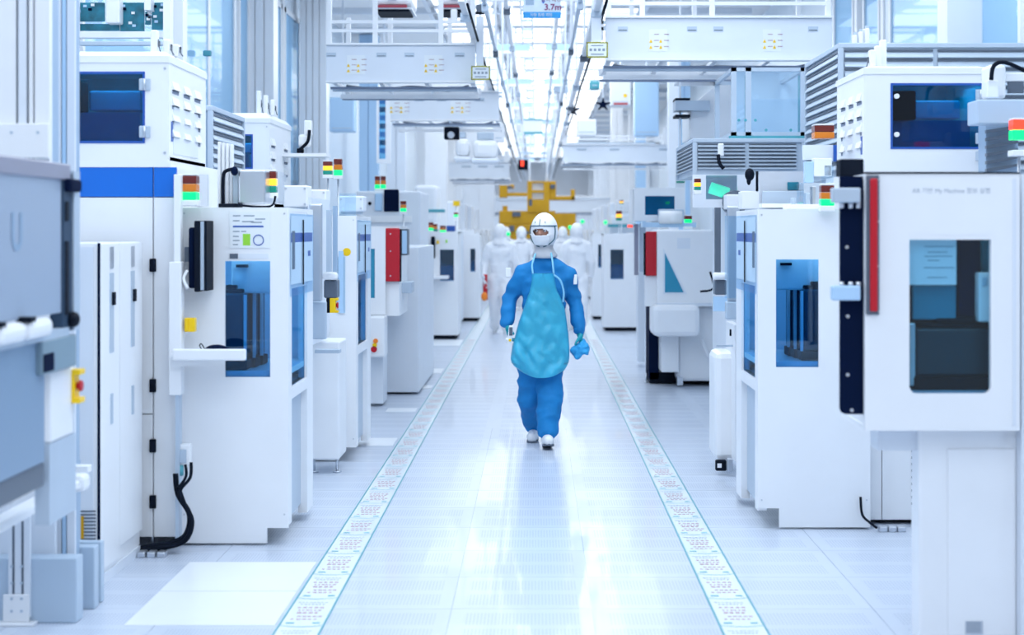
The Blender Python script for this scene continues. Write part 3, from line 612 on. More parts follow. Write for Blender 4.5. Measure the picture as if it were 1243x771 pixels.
for k, (mt, py, rr) in enumerate(((OR, 414, .022), (YE, 419, .02), (RED, 424, .028))): ob('button', M().cyl((wx(456-k, 14.8), 14.785, wz(py, 14.8)), (wx(456-k, 14.8), 14.80, wz(py, 14.8)), rr, n=14), mt, F_)
pbx('pedestal', WH2, F_, 449, 465, 434, 490, 15.1, .4); bx('outer_body', WH, F_, -2.2, -1.56, 15.2, 17, .03, 1.5, .01)
# background left head
r = thing('rear_process_machine', 'white machine with a dark navy window below two green signal lights, left background', 'machine', (wx(470, 19), 19.5, 0))
Yq = 19
pbx('body', WH2, r, 432, 510, 232, 440, Yq, 1.5, .02); pbx('window', BK, r, 466, 484, 230, 257, Yq-.02, .03, .01); bx('plinth', DG, r, wx(436, Yq), wx(506, Yq), Yq+.05, Yq+1.4, 0, .1); pbx('screen_frame', SKY, r, 455, 464, 235, 256, Yq-.03, .05, .01); pbx('upper_beam', WH, r, 432, 500, 262, 270, Yq-.02, .1); ob('port', M().cyl((wx(449, Yq), Yq-.02, wz(247, Yq)), (wx(449, Yq), Yq+.1, wz(247, Yq)), .02), BLK, r)
stack_light(455, 461, 214, 229, 19.05, 'g', 'left one of two adjoining green-lit signal towers above the navy window', post=2.066)
stack_light(462, 468, 214, 229, 19.05, 'g', 'right one of two adjoining green-lit signal towers above the navy window', post=2.066)
stack_light(486, 493, 244, 257, 18.6, 'g', 'small green-lit signal tower right of the navy window', post=.01)
ws = thing('tall_window_frame', 'tall narrow teal window strip in a white frame, hung beneath the second left beam', 'window frame', (wx(463, 24), 24, wz(196, 24)))
ob('frame', M().holed(wx(457, 24), wx(474, 24), wz(198, 24), wz(112, 24), wx(460, 24), wx(468, 24), wz(193, 24), wz(114, 24), 24, 24.08), WH, ws); pbx('pane', GLB, ws, 460, 468, 114, 193, 24.04, .01)
ob('hanger', M().box(wx(465, 24), wx(467, 24), 24.03, 24.06, wz(113, 24), ZC), WH2, ws)
for k in range(7): pbx('board', TE if k % 2 else SKY, ws, 460, 468, 120+k*10, 126+k*10, 24.1, .05)
# teal board rack top left
r = thing('circuit_board_rack', 'white rack of teal circuit boards above the housing of the blue-banded machine', 'rack', (wx(140, 10.5), 10.7, wz(62, 10.5)))
for (a, b, c, d) in ((92, 127, 3, 26), (146, 175, 3, 38), (184, 198, 3, 36), (176, 183, 14, 30)): 
    bo = pbx('circuit_board', TE, r, a, b, c, d, 10.6, .02, .003)
    for k in range(5): q = (a+(b-a)*R.random()*.8, c+(d-c)*R.random()*.8); pbx('chip', (SKY, WH, BK)[k % 3], bo, q[0], q[0]+4, q[1], q[1]+3, 10.59, .01)
pbx('connector_row', TE, r, 92, 145, 29, 37, 10.62, .03); pbx('upper_rail', WH, r, 88, 205, 38, 46, 10.55, .06, .004); pbx('lower_rail', GR, r, 88, 200, 50, 55, 10.5, .05, .004); pbx('white_bracket', WH, r, 128, 145, -30, 28, 10.5, .1, .008); pbx('post', WH, r, 198, 206, -40, 66, 10.5, .1); pbx('post', WH, r, 86, 92, -40, 66, 10.5, .1); pbx('post', WH, r, 175, 183, -40, 12, 10.5, .1)
tag(pbx('wall_clip', TEL, None, 246, 256, 61, 68, 14.8, .05, .01), 'small teal clip on the pale wall panel right of the housing', 'clip')
# ================= FOREGROUND LEFT =================
X = -1.67
A_ = thing('foreground_machine_cover', 'blurred grey-blue machine side with a dark corner post, nearest at left edge', 'machine', (X-.1, 5.6, .62))
def side(name, mt, par, X, pxa, pxb, za, zb, th=.02, bev=0, label=None):
    return ob(name, M().box(X, X-th if X < 0 else X+th, yx(pxa, X), yx(pxb, X), za, zb, bev), mt, par, label)
PUR = mat('mauve_grey_metal', (.33, .33, .42), .35, .3)
side('top_rail', PUR, A_, X+.01, -60, 86, 1.795, 1.853, .05, .006)
def framed_side(): pass
side('cover_panel', mat('grey_blue_cover', (.32, .40, .53), .3), A_, X, -60, 74, 1.33, 1.795, .012)
text('U', .17, (X+.002, yx(20, X), 1.62-.012), mat('faded_print', (.26, .38, .54), .5), A_, rot=(math.pi/2, 0, math.pi/2), bold=True)
side('corner_post', mat('slate_post', (.03, .06, .11), .5, spec=.2), A_, X+.005, 77, 95, 1.26, 1.82, .05, .006); side('post_edge', GR, A_, X+.012, 90, 97, 1.26, 1.83, .06)
side('post_slot', BLK, A_, X+.009, 80, 84, 1.32, 1.58, .004); side('post_slot', BLK, A_, X+.009, 80, 84, 1.65, 1.72, .004)
bx('corner_clamp', BK, A_, X-.03, X+.03, yx(76, X), yx(90, X), 1.755, 1.80, .01)
side('lower_rail', GR, A_, X+.008, -60, 84, 1.245, 1.275, .03)
for (a, b) in ((-25, -4), (2, 34), (38, 66)): h = side('hinge_cover', WH, A_, X+.04, a, b, 1.262, 1.325, .05, .022); side('hinge_pin', BLK, A_, X+.042, a, a+6, 1.322, 1.338, .05)
ob('latch_knob', M().ball((X+.015, yx(84, X), 1.30), .022, .04, .028), BLK, A_)
side('lower_panel', mat('slate_blue_panel', (.20, .31, .46), .3), A_, X-.01, -60, 54, .83, 1.245, .02)
side('grey_box', mat('teal_grey_box', (.20, .30, .38), .4), A_, X+.012, 52, 93, 1.13, 1.245, .07, .006); side('box_recess', BK, A_, X+.016, 54, 66, 1.14, 1.20, .01)
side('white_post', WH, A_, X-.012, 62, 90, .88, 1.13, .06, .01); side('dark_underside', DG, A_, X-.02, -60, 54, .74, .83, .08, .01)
side('mount_post', GR, A_, X-.012, 60, 92, .60, .88, .05)
estop(62, 97, 449, 490, 5.95, 'blurred yellow emergency stop with red button hanging at the left foreground')
# extrusion posts behind
P1 = thing('corner_extrusion', 'wide pale grooved aluminium column at the upper left edge', 'column', (wx(25, 6.3), 6.4, 0))
for k, (a, b) in enumerate(((-45, -8), (-5, 19), (22, 32), (35, 40), (42, 60))): bx('groove_rib', (WH2, WH, WH2, WH, WH)[k], P1, wx(a, 6.3), wx(b, 6.3), 6.3, 6.34, 1.2, 2.8, .002)
bx('core', GB, P1, wx(-45, 6.3), wx(60, 6.3), 6.34, 6.42, .69, 2.8); bx('joint_plate', WH, P1, wx(-40, 6.28), wx(60, 6.28), 6.27, 6.3, wz(192, 6.28), wz(150, 6.28), .004)
screws(P1, [(wx(14, 6.27), wz(161, 6.27)), (wx(46, 6.27), wz(161, 6.27))], 6.27, .006, GR)
P2 = thing('slim_extrusion', 'slimmer pale blue-grey aluminium column just right of the wide one', 'column', (wx(76, 6.95), 6.95, 0))
for (a, b) in ((61, 66), (67, 74), (75, 80), (81, 91)): bx('groove_rib', SKY if a == 75 else WH2, P2, wx(a, 6.95), wx(b, 6.95), 6.95, 6.97, .0, 2.9, .002)
bx('core', GB, P2, wx(61, 6.95), wx(91, 6.95), 6.97, 7.02, 0, 2.9)
# lower frame on feet
LF = thing('conveyor_base', 'pale base frame on block feet with a sloping white rail, lower left corner', 'machine base', (-2.0, 6.9, 0))
Yf = 6.78
FB = mat('foot_blue_grey', (.46, .58, .72), .4)
bx('foot_block', FB, LF, wx(-60, Yf), wx(93, Yf), Yf, Yf+.1, .0, wz(678, Yf), .006); bx('foot_block', FB, LF, wx(50, 7.03), wx(115, 7.03), 7.03, 7.10, 0, wz(664, 7.03), .006); bx('foot_block', FB, LF, wx(60, 7.15), wx(123, 7.15), 7.15, 7.2, 0, wz(658, 7.15), .006)
bx('grooved_profile', WH2, LF, wx(12, Yf), wx(38, Yf), Yf-.02, Yf, .03, wz(626, Yf)); 
for a in (17, 28): bx('groove', DG, LF, wx(a, Yf), wx(a+2.5, Yf), Yf-.022, Yf-.019, wz(720, Yf), wz(632, Yf))
bx('foot_bracket', WH, LF, wx(6, Yf), wx(38, Yf), Yf-.03, Yf-.02, .012, wz(720, Yf), .004); bx('foot_flange', WH, LF, wx(-10, Yf), wx(46, Yf), Yf-.06, Yf, 0, .012, .003)
screws(LF, [(wx(a, Yf), wz(b, Yf)) for a in (17, 29) for b in (686, 706, 725, 740)], Yf-.03, .006, GR)
bx('pale_panel', WH2, LF, wx(-60, Yf), wx(58, Yf), Yf+.10, Yf+.13, .1, wz(600, Yf)); bx('frame_post', SKY, LF, wx(60, 7.04), wx(88, 7.04), 7.04, 7.1, 0, wz(530, 7.0), .004); bx('frame_post', GB, LF, wx(86, 7.2), wx(94, 7.2), 7.2, 7.25, 0, wz(560, 7.2))
ob('sloping_rail', M().box(-1.93, -1.86, 5.2, 6.75, .565, .60, .008), WH, LF); bx('rail_head', WH, LF, -1.96, -1.84, 6.70, 6.80, .55, .62, .02)
bx('cross_beam', WH, LF, -2.2, -1.88, 6.9, 6.96, .60, .63, .004); bx('white_cushion', WH, LF, -2.25, -1.95, 6.1, 6.5, .565, .68, .04)
bx('roller_bracket', BLK, LF, wx(38, 6.6), wx(46, 6.6), 6.55, 6.62, .56, .69, .01)
# ================= RIGHT SIDE =================
Y = 6.3
H_ = thing('red_trimmed_inspection_machine', 'white machine with red bar door and a dark rounded window, right foreground', 'machine', (1.6, 6.8, 0))
a0, a1, z0, z1 = wx(1050, Y), wx(1238, Y), wz(523, Y), wz(211, Y)
v0, v1, u0, u1 = wx(1104, Y), wx(1203, Y), wz(478, Y), wz(291, Y)
def rounded(x0, x1, z0, z1, r, n=5):
    p = []
    for (cx, cz, a) in ((x1-r, z1-r, 0), (x0+r, z1-r, 90), (x0+r, z0+r, 180), (x1-r, z0+r, 270)):
        for k in range(n+1): t = math.radians(a+90*k/n); p.append((cx+r*math.cos(t), cz+r*math.sin(t)))
    return p
ob('door', M().holed(a0, a1, z0, z1, v0, v1, u0, u1, Y, Y+.03), WH, H_)
# rounded lower window corners
m = M()
for (cx, sx) in ((v0, 1), (v1, -1)):
    pl = [(cx, u0)]+[(cx+sx*.03-sx*.03*math.cos(t), u0+.03-.03*math.sin(t)) for t in [math.pi/2*k/6 for k in range(7)]][::1]
    m.prism(pl, Y, Y+.02)
ob('corner_fillet', m, WH, H_)
bx('window_pane', glassmat('smoked_teal_glass', (.70, .87, .94), .03), H_, v0-.003, v1+.003, Y+.022, Y+.027, u0-.003, u1+.003)
bx('back_wall', BK, H_, a0+.02, a1-.0, Y+.42, Y+.43, z0, z1-.02); bx('side_wall', WH, H_, a1-.02, a1, Y+.03, Y+.5, z0, z1); bx('top_wall', WH, H_, a0, a1, Y+.03, Y+.5, z1-.02, z1-.001); bx('side_wall', WH, H_, a0+.004, a0+.02, Y+.03, Y+.5, z0, z1-.02); bx('bottom_wall', WH, H_, a0, a1, Y+.03, Y+.5, z0, z0+.02)
bx('inner_notice', PAP, H_, wx(1100, Y+.05), wx(1161, Y+.05), Y+.05, Y+.055, wz(346, Y+.05), wz(288, Y+.05)); m = M()
for k, py in enumerate((299, 306, 311, 316, 325, 337)): m.box(wx(1122+4*(k % 2), Y+.05), wx((1158, 1150, 1156, 1140)[k % 4], Y+.05), Y+.048, Y+.05, wz(py+.8, Y), wz(py, Y))
ob('printed_lines', m, INK, H_)
bx('inner_teal_panel', mat('inner_teal', (.03, .24, .36), .3), H_, wx(1108, Y+.1), wx(1161, Y+.1), Y+.1, Y+.12, wz(388, Y+.1), wz(347, Y+.1), .006); bx('inner_dark_column', BK, H_, wx(1163, Y+.12), wx(1189, Y+.12), Y+.12, Y+.2, wz(395, Y+.12), wz(288, Y+.12), .004)
bx('inner_white_device', WH, H_, wx(1188, Y+.06), wx(1205, Y+.06), Y+.06, Y+.12, wz(391, Y+.06), wz(331, Y+.06), .008); bx('inner_post', TE, H_, wx(1192, Y+.2), wx(1206, Y+.2), Y+.2, Y+.22, wz(395, Y+.2), wz(288, Y+.2))
bx('device_button', GR, H_, wx(1193, Y+.05), wx(1199, Y+.05), Y+.05, Y+.06, wz(347, Y+.05), wz(337, Y+.05), .003)
bx('inner_deck', GB, H_, a0+.03, a1-.03, Y+.04, Y+.4, u0-.02, u0+.005)
mz = magazine(wx(1112, Y+.1), wx(1215, Y+.1), Y+.10, Y+.32, u0+.006, wz(392, Y+.1), 'large glossy dark magazine filling the window of the right foreground machine', None, mat('dark_teal_gloss', (.004, .028, .05), .3))
bx('handle_bar', BLK, mz, wx(1135, Y+.1), wx(1196, Y+.1), Y+.1, Y+.25, wz(392, Y+.1), wz(384, Y+.1), .008)
bx('foil_edge', STL, mz, wx(1104, Y+.08), wx(1112, Y+.08), Y+.09, Y+.11, u0+.02, wz(392, Y+.1), .006)
bx('top_gasket', BLK, H_, a0, a1, Y-.004, Y+.02, z1, z1+.007)
rb = bx('red_bar_mount', DG, H_, wx(1051, Y), wx(1067, Y), Y-.012, Y, wz(382, Y), wz(213, Y), .004); bx('red_bar', RED, rb, wx(1055, Y), wx(1064, Y), Y-.028, Y-.012, wz(378, Y), wz(217, Y), .006, 'dark red light bar')
screws(rb, [(wx(1066, Y), wz(q, Y)) for q in (218, 269, 323, 378)], Y-.012, .004)
text('AR 기반 My Machine 정보 실행', .0235, (wx(1155, Y), Y-.001, wz(232, Y)), INK, H_)
bx('notice_edge', WH, H_, wx(1104, Y), wx(1203, Y), Y-.0012, Y, wz(285, Y), wz(219, Y))
bx('door_edge_strip', WH2, H_, wx(1229, Y), wx(1233, Y), Y-.006, Y, z0+.02, z1-.02)
bx('pedestal', WH, H_, wx(1115, 6.42), wx(1240, 6.5), 6.42, 6.55, .0, z0, .01); bx('neck', WH2, H_, wx(1063, 6.5), wx(1240, 6.5), 6.45, 6.6, wz(545, 6.5), z0); bx('rear_body', WH2, H_, 1.70, wx(1240, 6.5), 6.56, 7.2, 0, z0)
bx('pedestal_panel', WH, H_, wx(1150, 6.42), wx(1232, 6.42), 6.412, 6.42, .04, wz(545, 6.42), .002); pl = bx('type_plate', STL, H_, wx(1172, 6.41), wx(1193, 6.41), 6.407, 6.412, wz(770, 6.41), wz(754, 6.41))
m = M()
for k in range(6): m.box(wx(1174, 6.4), wx(1191, 6.4), 6.405, 6.407, wz(757+k*2.2, 6.4), wz(756+k*2.2, 6.4))
ob('plate_lines', m, INK, pl); bx('pull_slot', BK, H_, wx(1238, 6.42), wx(1243, 6.42), 6.415, 6.43, wz(606, 6.42), wz(580, 6.42), .004)
bx('right_neighbour_panel', WH2, H_, wx(1240, 6.35), wx(1290, 6.35), 6.35, 7.1, 0, z1)
added_interior_fill(a0+.05, a1-.05, Y+.1, Y+.4, z1-.04, 1.5)
# black plate with connectors behind the door edge
YP = 6.34; p0, p1, q0, q1 = wx(1020, YP), wx(1051, YP), wz(503, YP), wz(214, YP)
ob('black_side_plate', M().prism([(p0+.02, q0), (p1, q0), (p1, q1), (p0, q1), (p0, q0+.02), (p0+.006, q0+.006)], YP, YP+.02), BK, H_, 'tall black plate with silver screws')
for (pf, pz) in ((1029, 384), (1029, 455), (1034, 498), (1028, 300)): ob('screw', M().cyl((wx(pf, YP), YP-.005, wz(pz, YP)), (wx(pf, YP), YP+.002, wz(pz, YP)), .007, n=8), STL, H_)
for k, (pz, mt) in enumerate(((237, GR), (356, SKY))):
    c = pbx('metal_connector', mt, H_, 1011, 1045, pz-9, pz+9, YP-.06, .056, .006)
    for q in (1020, 1031, 1040): ob('pin', M().cyl((wx(q, YP), YP-.03, wz(pz+(8 if k == 0 else -8), YP)), (wx(q, YP), YP-.03, wz(pz+(16 if k == 0 else -14), YP)), .010, n=10), STL, c)
bh = tag(pbx('black_sensor_box', BLK, None, 1020, 1049, 193, 214, 6.7, .1, .006), 'black sensor box on top of the red bar machine, at its aisle corner', 'sensor')
# I loader (right)
Y = 8.9
I_ = loader('white loader cabinet with dark magazines behind its window, right side beside the black plate', -1, 1.193, 1.80, Y, .97, wz(254, Y), (wx(942, Y), wx(994, Y), wz(446, Y), wz(315, Y)), notch=.115, wn=.115, mags=3, mlabel='dark magazine in the right-hand loader window, %s of the three')
r = thing('process_machine', 'white right-hand machine body with slotted lower panel, below the big dark-windowed housing', 'machine', (1.9, 9.6, 0))
Y = 9.05
bx('body', WH, r, wx(1049, Y)+.0, wx(1200, Y), Y+.02, Y+1.2, wz(632, Y), wz(209, Y)); bx('lower_panel', WH, r, wx(1049, Y), wx(1070, Y), Y, Y+.02, wz(631, Y), wz(400, Y), .002); bx('lower_panel', WH, r, wx(1071, Y), wx(1195, Y), Y, Y+.02, wz(631, Y), wz(400, Y), .002)
for k in range(9): bx('slot', DG, r, wx(1106, Y), wx(1112, Y), Y-.004, Y+.001, wz(549+k*8, Y), wz(546+k*8, Y))
bx('black_underframe', BLK, r, wx(1066, Y), wx(1200, Y), Y+.06, Y+1.1, .01, wz(633, Y)); m = M()
cl = thing('cable_clamp', 'shiny metal clamp block on the floor beneath the right-hand machine', 'clamp', (wx(1080, 8.85), 8.85, 0))
for k in range(3): bx('clamp_segment', STL, cl, wx(1065+k*11, 8.88), wx(1075+k*11, 8.88), 8.82, 8.88, 0, .03, .006)
tag(ob('cable', M().tube([(wx(1046, 8.85), 8.88, .18), (wx(1047, 8.85), 8.86, .09), (wx(1055, 8.85), 8.84, .05), (wx(1064, 8.85), 8.84, .02)], .007), BLK), 'thin black cable at the foot of the right-hand loader', 'cable')
head_module('big white upper housing with a dark blue window and vents, right foreground', 1049, 1197, 80, 209, 9.05, .82, -1, (1081, 1194, 101, 181), lid=10, hinge=1190, knobs=1088, fitt=((1064, .10), (1074, .13), (1083, .17)))
louvre_block('long grey louvred enclosure behind the big right housing', 1018, 1260, 52, 215, 10.2, 1.3, -1, 13, 2, mt=GR)
for k, (a, b) in enumerate(((1036, 1041), (1043, 1048), (1050, 1056))):
    v = thing('valve_fitting', ('leftmost', 'middle', 'rightmost')[k]+' of three small white valve fittings atop the long louvred enclosure', 'valve', (wx(a, 10.4), 10.4, wz(52, 10.2)))
    pbx('block', WH, v, a, b, 42-k*4, 53, 10.4, .05, .008); pbx('cap', GR, v, a+1, b-1, 39-k*4, 42-k*4, 10.41, .03)
# side arm group right edge
r = thing('side_arm_cover', 'pale blue-grey arm cover with a black hose, right edge above the red and green light', 'machine cover', (wx(1220, 8.2), 8.3, wz(150, 8.2)))
pbx('arm_plate', mat('arm_blue_grey', (.48, .60, .76), .35), r, 1187, 1262, 121, 150, 8.2, .2, .006); pbx('white_head', WH, r, 1200, 1222, 78, 120, 8.45, .15, .02); pbx('white_body', WH, r, 1198, 1213, 97, 119, 8.38, .06, .008); pbx('side_window', DG, r, 1224, 1243, 99, 113, 8.5, .02); pbx('white_bar', WH, r, 1220, 1262, 88, 99, 8.5, .1, .006)
ob('hose', M().tube([(wx(1204, 8.35), 8.36, wz(97, 8.35)), (wx(1207, 8.35), 8.36, wz(80, 8.35)), (wx(1222, 8.35), 8.38, wz(75, 8.35)), (wx(1250, 8.35), 8.4, wz(86, 8.35))], .011), BLK, r)
r = thing('louvred_guard', 'grey-blue ribbed guard under the arm cover at the right edge', 'guard', (wx(1215, 8.6), 8.6, wz(209, 8.6)))
pbx('plate', GB, r, 1197, 1236, 150, 209, 8.62, .15)
for k in range(6): ob('rib', M().prism([(wx(1197, 8.6), wz(158+k*9.4, 8.6)), (wx(1235, 8.6), wz(152+k*9.4, 8.6)), (wx(1235, 8.6), wz(155+k*9.4, 8.6)), (wx(1197, 8.6), wz(162+k*9.4, 8.6))], 8.585, 8.62), DG, r)
bx('support_arm', GR, r, wx(1212, 8.6), wx(1218, 8.6), 8.77, 10.2, 2.0, 2.05)
stack_light(1230, 1250, 145, 182, 8.0, 'rg', 'signal tower with lit red and green lenses at the right edge', order='rg', post=.01)
# lens strips by I
stack_light(989, 1013, 152, 176, 9.4, '', 'unlit dark amber signal lens above the pale plate, right side', order='ra')
tag(pbx('blank_plate', WH2, None, 975, 1016, 176, 194, 9.35, .03), 'plain pale grey plate under the unlit amber lens', 'plate')
tag(pbx('blue_tab', BL2, None, 1012, 1016, 176, 196, 9.3, .02), 'thin blue tab at the edge of the pale grey plate', 'tab')
stack_light(997, 1013, 225, 250, 8.8, 'g', 'signal tower with lit green lens next to the black plate', order='rag')
r = thing('fitting_cluster', 'white brackets and glass tubes on top of the right-hand loader', 'machine fixture', (wx(985, 9.2), 9.2, wz(252, 9.2)))
for (a, b, c, d, mt) in ((988, 1010, 192, 214, WH), (978, 988, 196, 222, SKY), (1000, 1012, 200, 222, GLC), (970, 976, 222, 250, GLC), (978, 983, 234, 250, GR), (986, 991, 226, 250, STL), (962, 966, 240, 250, GR)): pbx('bracket', mt, r, a, b, c, d, 9.25, .08, .004)
pbx('foot', WH, r, 955, 1012, 248, 254, 9.2, .15, .003)
bb = thing('steel_back_guard', 'pale steel splash guard with a small dark display on the right-hand loader', 'guard', (wx(950, 9.6), 9.6, wz(252, 9.6))); pbx('plate', mat('pale_steel', (.60, .65, .73), .3, .3), bb, 922, 976, 208, 254, 9.6, .02); pbx('display', TE, bb, 956, 970, 221, 231, 9.59, .012, .004); pbx('lower_lip', GR, bb, 926, 976, 232, 250, 9.55, .03, .004); pbx('ledge', WH, bb, 925, 990, 247, 252, 9.4, .12)
ra = thing('pick_robot', 'small black jointed gripper above the right-hand loader', 'robot arm', (wx(915, 10.2), 10.2, wz(232, 10.2)))
ob('pole', M().cyl((wx(919, 10.2), 10.2, wz(232, 10.2)), (wx(919, 10.2), 10.2, wz(208, 10.2)), .008), BLK, ra); ob('gripper', M().ball((wx(910, 10.2), 10.2, wz(212, 10.2)), .03, .03, .04).ball((wx(909, 10.2), 10.2, wz(219, 10.2)), .014, .02, .03), BLK, ra); pbx('white_mount', WH, ra, 901, 926, 232, 254, 10.2, .2, .006)
# side glazing and the unit L
L_ = thing('transfer_unit', 'grey steel transfer unit with a pale cylinder pedestal, right of the aisle', 'machine', (wx(884, 10.9), 11, 0)); Y = 10.6
ob('rail', M().box(wx(868, 11), wx(875, 11), 11, 11.04, wz(332, 11), wz(252, 11)), DG, L_); ob('tall_plate', M().box(wx(883, Y), wx(898, Y), Y, Y+.03, wz(366, Y), wz(250, Y), .01), STL, L_); pbx('clear_plate', GLC, L_, 880, 899, 262, 362, Y-.03, .01); pbx('lower_plate', GR, L_, 881, 896, 366, 388, Y, .05, .01)
pbx('motor_block', DG, L_, 868, 882, 340, 358, 11, .12, .008); pbx('white_tube', WH, L_, 866, 883, 331, 339, 10.95, .08, .015); pbx('blue_panel', SKY, L_, 866, 884, 360, 378, 11, .02); pbx('crossbar', GR, L_, 870, 896, 419, 421, 10.8, .02)
ob('pedestal', M().box(wx(868, 10.9), wx(897, 10.9), 10.9, 11.3, .09, wz(428, 10.9), .04), WH, L_); pbx('black_rail', BLK, L_, 896, 901, 446, 590, 10.25, .08); pbx('foot_connector', BLK, L_, 869, 882, 559, 572, 10.85, .05, .008); pbx('foot_clamp', STL, L_, 883, 890, 557, 573, 10.8, .05, .006); pbx('connector_ring', WH, L_, 871, 876, 563, 568, 10.84, .01); pbx('upper_arm', BLK, L_, 886, 888, 400, 408, 10.7, .02)
pbx('inner_spine', WH, L_, 892, 900, 395, 560, 10.7, .5)
# M machine (red, right)
Y = 17.4
M_ = thing('red_trimmed_machine', 'white machine with red guard, triangular window and black base, right of the aisle', 'machine', (1.9, 18, 0))
bxY = 16.9
ob('door', M().box(wx(797, bxY), wx(874, bxY), bxY, bxY+.9, wz(370, bxY), wz(279, bxY), .02), WH, M_)
ob('window', M().prism([(wx(807, bxY), wz(355, bxY)), (wx(830, bxY), wz(355, bxY)), (wx(807, bxY), wz(307, bxY))], bxY-.01, bxY+.005), mat('blue_pane_solid', (.03, .28, .45), .15), M_)
ob('window_rim', M().prism([(wx(805, bxY), wz(357, bxY)), (wx(834, bxY), wz(357, bxY)), (wx(805, bxY), wz(301, bxY))], bxY-.006, bxY+.005), WH2, M_)
pbx('red_guard', RED, M_, 784, 797, 281, 335, bxY, .1, .008, 'dark red side guard'); pbx('black_edge', BLK, M_, 782, 785, 283, 334, bxY+.02, .1); pbx('guard_post', WH, M_, 783, 797, 335, 372, bxY+.05, .1)
pbx('apron_box', WH, M_, 793, 850, 371, 409, bxY-.3, .6, .05); pbx('shelf_lip', WH2, M_, 797, 872, 368, 372, bxY-.1, .3); pbx('pedestal_box', WH, M_, 803, 824, 408, 452, bxY, .6, .01); pbx('lower_cover', WH, M_, 822, 880, 371, 463, 17.0, 1.2, .03)
bx('black_leg', BK, M_, wx(787, Y), wx(799, Y), Y-.1, Y+.4, .05, wz(370, Y)); bx('black_base', BLK, M_, wx(788, Y), wx(880, Y), Y-.1, Y+.5, .01, .12); leveller(M_, wx(784, 17.5), 17.45, .1); pbx('foot_box', STL, M_, 822, 829, 458, 468, 16.95, .1)
ob('pull_handle', M().tube([(wx(851, 16.9), 16.9, wz(411, 16.9)), (wx(856, 16.9), 16.9, wz(425, 16.9)), (wx(860, 16.9), 16.9, wz(434, 16.9))], .022), WH, M_)
ob('hose', M().tube([(wx(862, 16.6), 16.6, wz(330, 16.6)), (wx(866, 16.6), 16.6, wz(350, 16.6)), (wx(850, 16.6), 16.6, wz(354, 16.6))], .011), BLK, M_)
pbx('notice', WH2, M_, 822, 838, 289, 302, bxY-.003, .004)
r = thing('machine_head_housing', 'rounded white housing with a navy window, above the red-trimmed machine right of the aisle', 'machine housing', (wx(800, 18), 18.5, wz(268, 18)))
Yh = 18
ob('shell', M().holed(wx(770, Yh), wx(832, Yh), wz(268, Yh), wz(230, Yh), wx(783, Yh), wx(819, Yh), wz(261, Yh), wz(238, Yh), Yh, Yh+.05).box(wx(770, Yh), wx(832, Yh), Yh+.3, Yh+1, wz(268, Yh), wz(230, Yh)).box(wx(770, Yh), wx(832, Yh), Yh, Yh+1, wz(230, Yh), wz(228, Yh)), WH, r)
pbx('window_pane', GLD, r, 783, 819, 238, 261, Yh+.02, .01); pbx('green_glow_lamp', GRN1, r, 808, 813, 245, 248, Yh+.1, .03); pbx('tray', GR, r, 800, 830, 254, 262, Yh-.2, .2, .01); ob('tube', M().cyl((wx(800, 17.7), 17.7, wz(264, 17.7)), (wx(828, 17.7), 17.7, wz(264, 17.7)), .07), WH, r)
pbx('under_frame', SKY, r, 780, 845, 270, 276, 17.7, .3)
stack_light(831, 840, 262, 275, 17.2, 'g', 'signal tower with lit green lens above the red-trimmed machine', order='rg')
stack_light(843, 851, 217, 231, 12.2, 'a', 'small signal tower with lit amber lens beside the green-lit booth', order='rag')
# O louvred unit with green-lit window
o_ = louvre_block('grey louvred enclosure over the green-lit window, right of the aisle', 841, 978, 168, 212, 12.5, 1.5, -1, 7, 2, mt=GR)
r = thing('green_lit_booth', 'machine bay with rounded window glowing green inside, under the louvred enclosure', 'machine', (wx(880, 12.6), 13, wz(250, 12.5)))
Yg = 12.5
ob('front_panel', M().holed(wx(841, Yg), wx(925, Yg), wz(252, Yg), wz(212, Yg), wx(857, Yg), wx(895, Yg), wz(242, Yg), wz(213, Yg), Yg, Yg+.04), WH2, r); pbx('back_wall', GR, r, 845, 922, 212, 250, Yg+.9, .03)
ob('green_lamp', M().cyl((wx(862, Yg+.5), Yg+.5, wz(228, Yg+.5)), (wx(884, Yg+.5), Yg+.5, wz(235, Yg+.5)), .045), mat('green_glow', (.1, 1, .6), .3, emit=(.05, .9, .5), es=1.6), r); pbx('window_pane', GLC, r, 857, 895, 213, 242, Yg+.02, .006)
ob('round_cover', M().cyl((wx(893, Yg-.1), Yg-.1, wz(246, Yg)), (wx(893, Yg-.1), Yg+.1, wz(246, Yg)), .09, n=24), DG, r); pbx('white_box', WH, r, 882, 900, 236, 254, Yg-.3, .2, .008)
v = thing('valve_fitting', 'white valve with dark hose hanging over the grey louvres', 'valve', (wx(876, 12.4), 12.4, wz(200, 12.4))); pbx('body', WH, v, 872, 879, 174, 190, 12.35, .06, .01); ob('hose', M().tube([(wx(872, 12.35), 12.35, wz(188, 12.35)), (wx(873, 12.35), 12.33, wz(198, 12.35)), (wx(878, 12.35), 12.33, wz(205, 12.35))], .014), BLK, v)
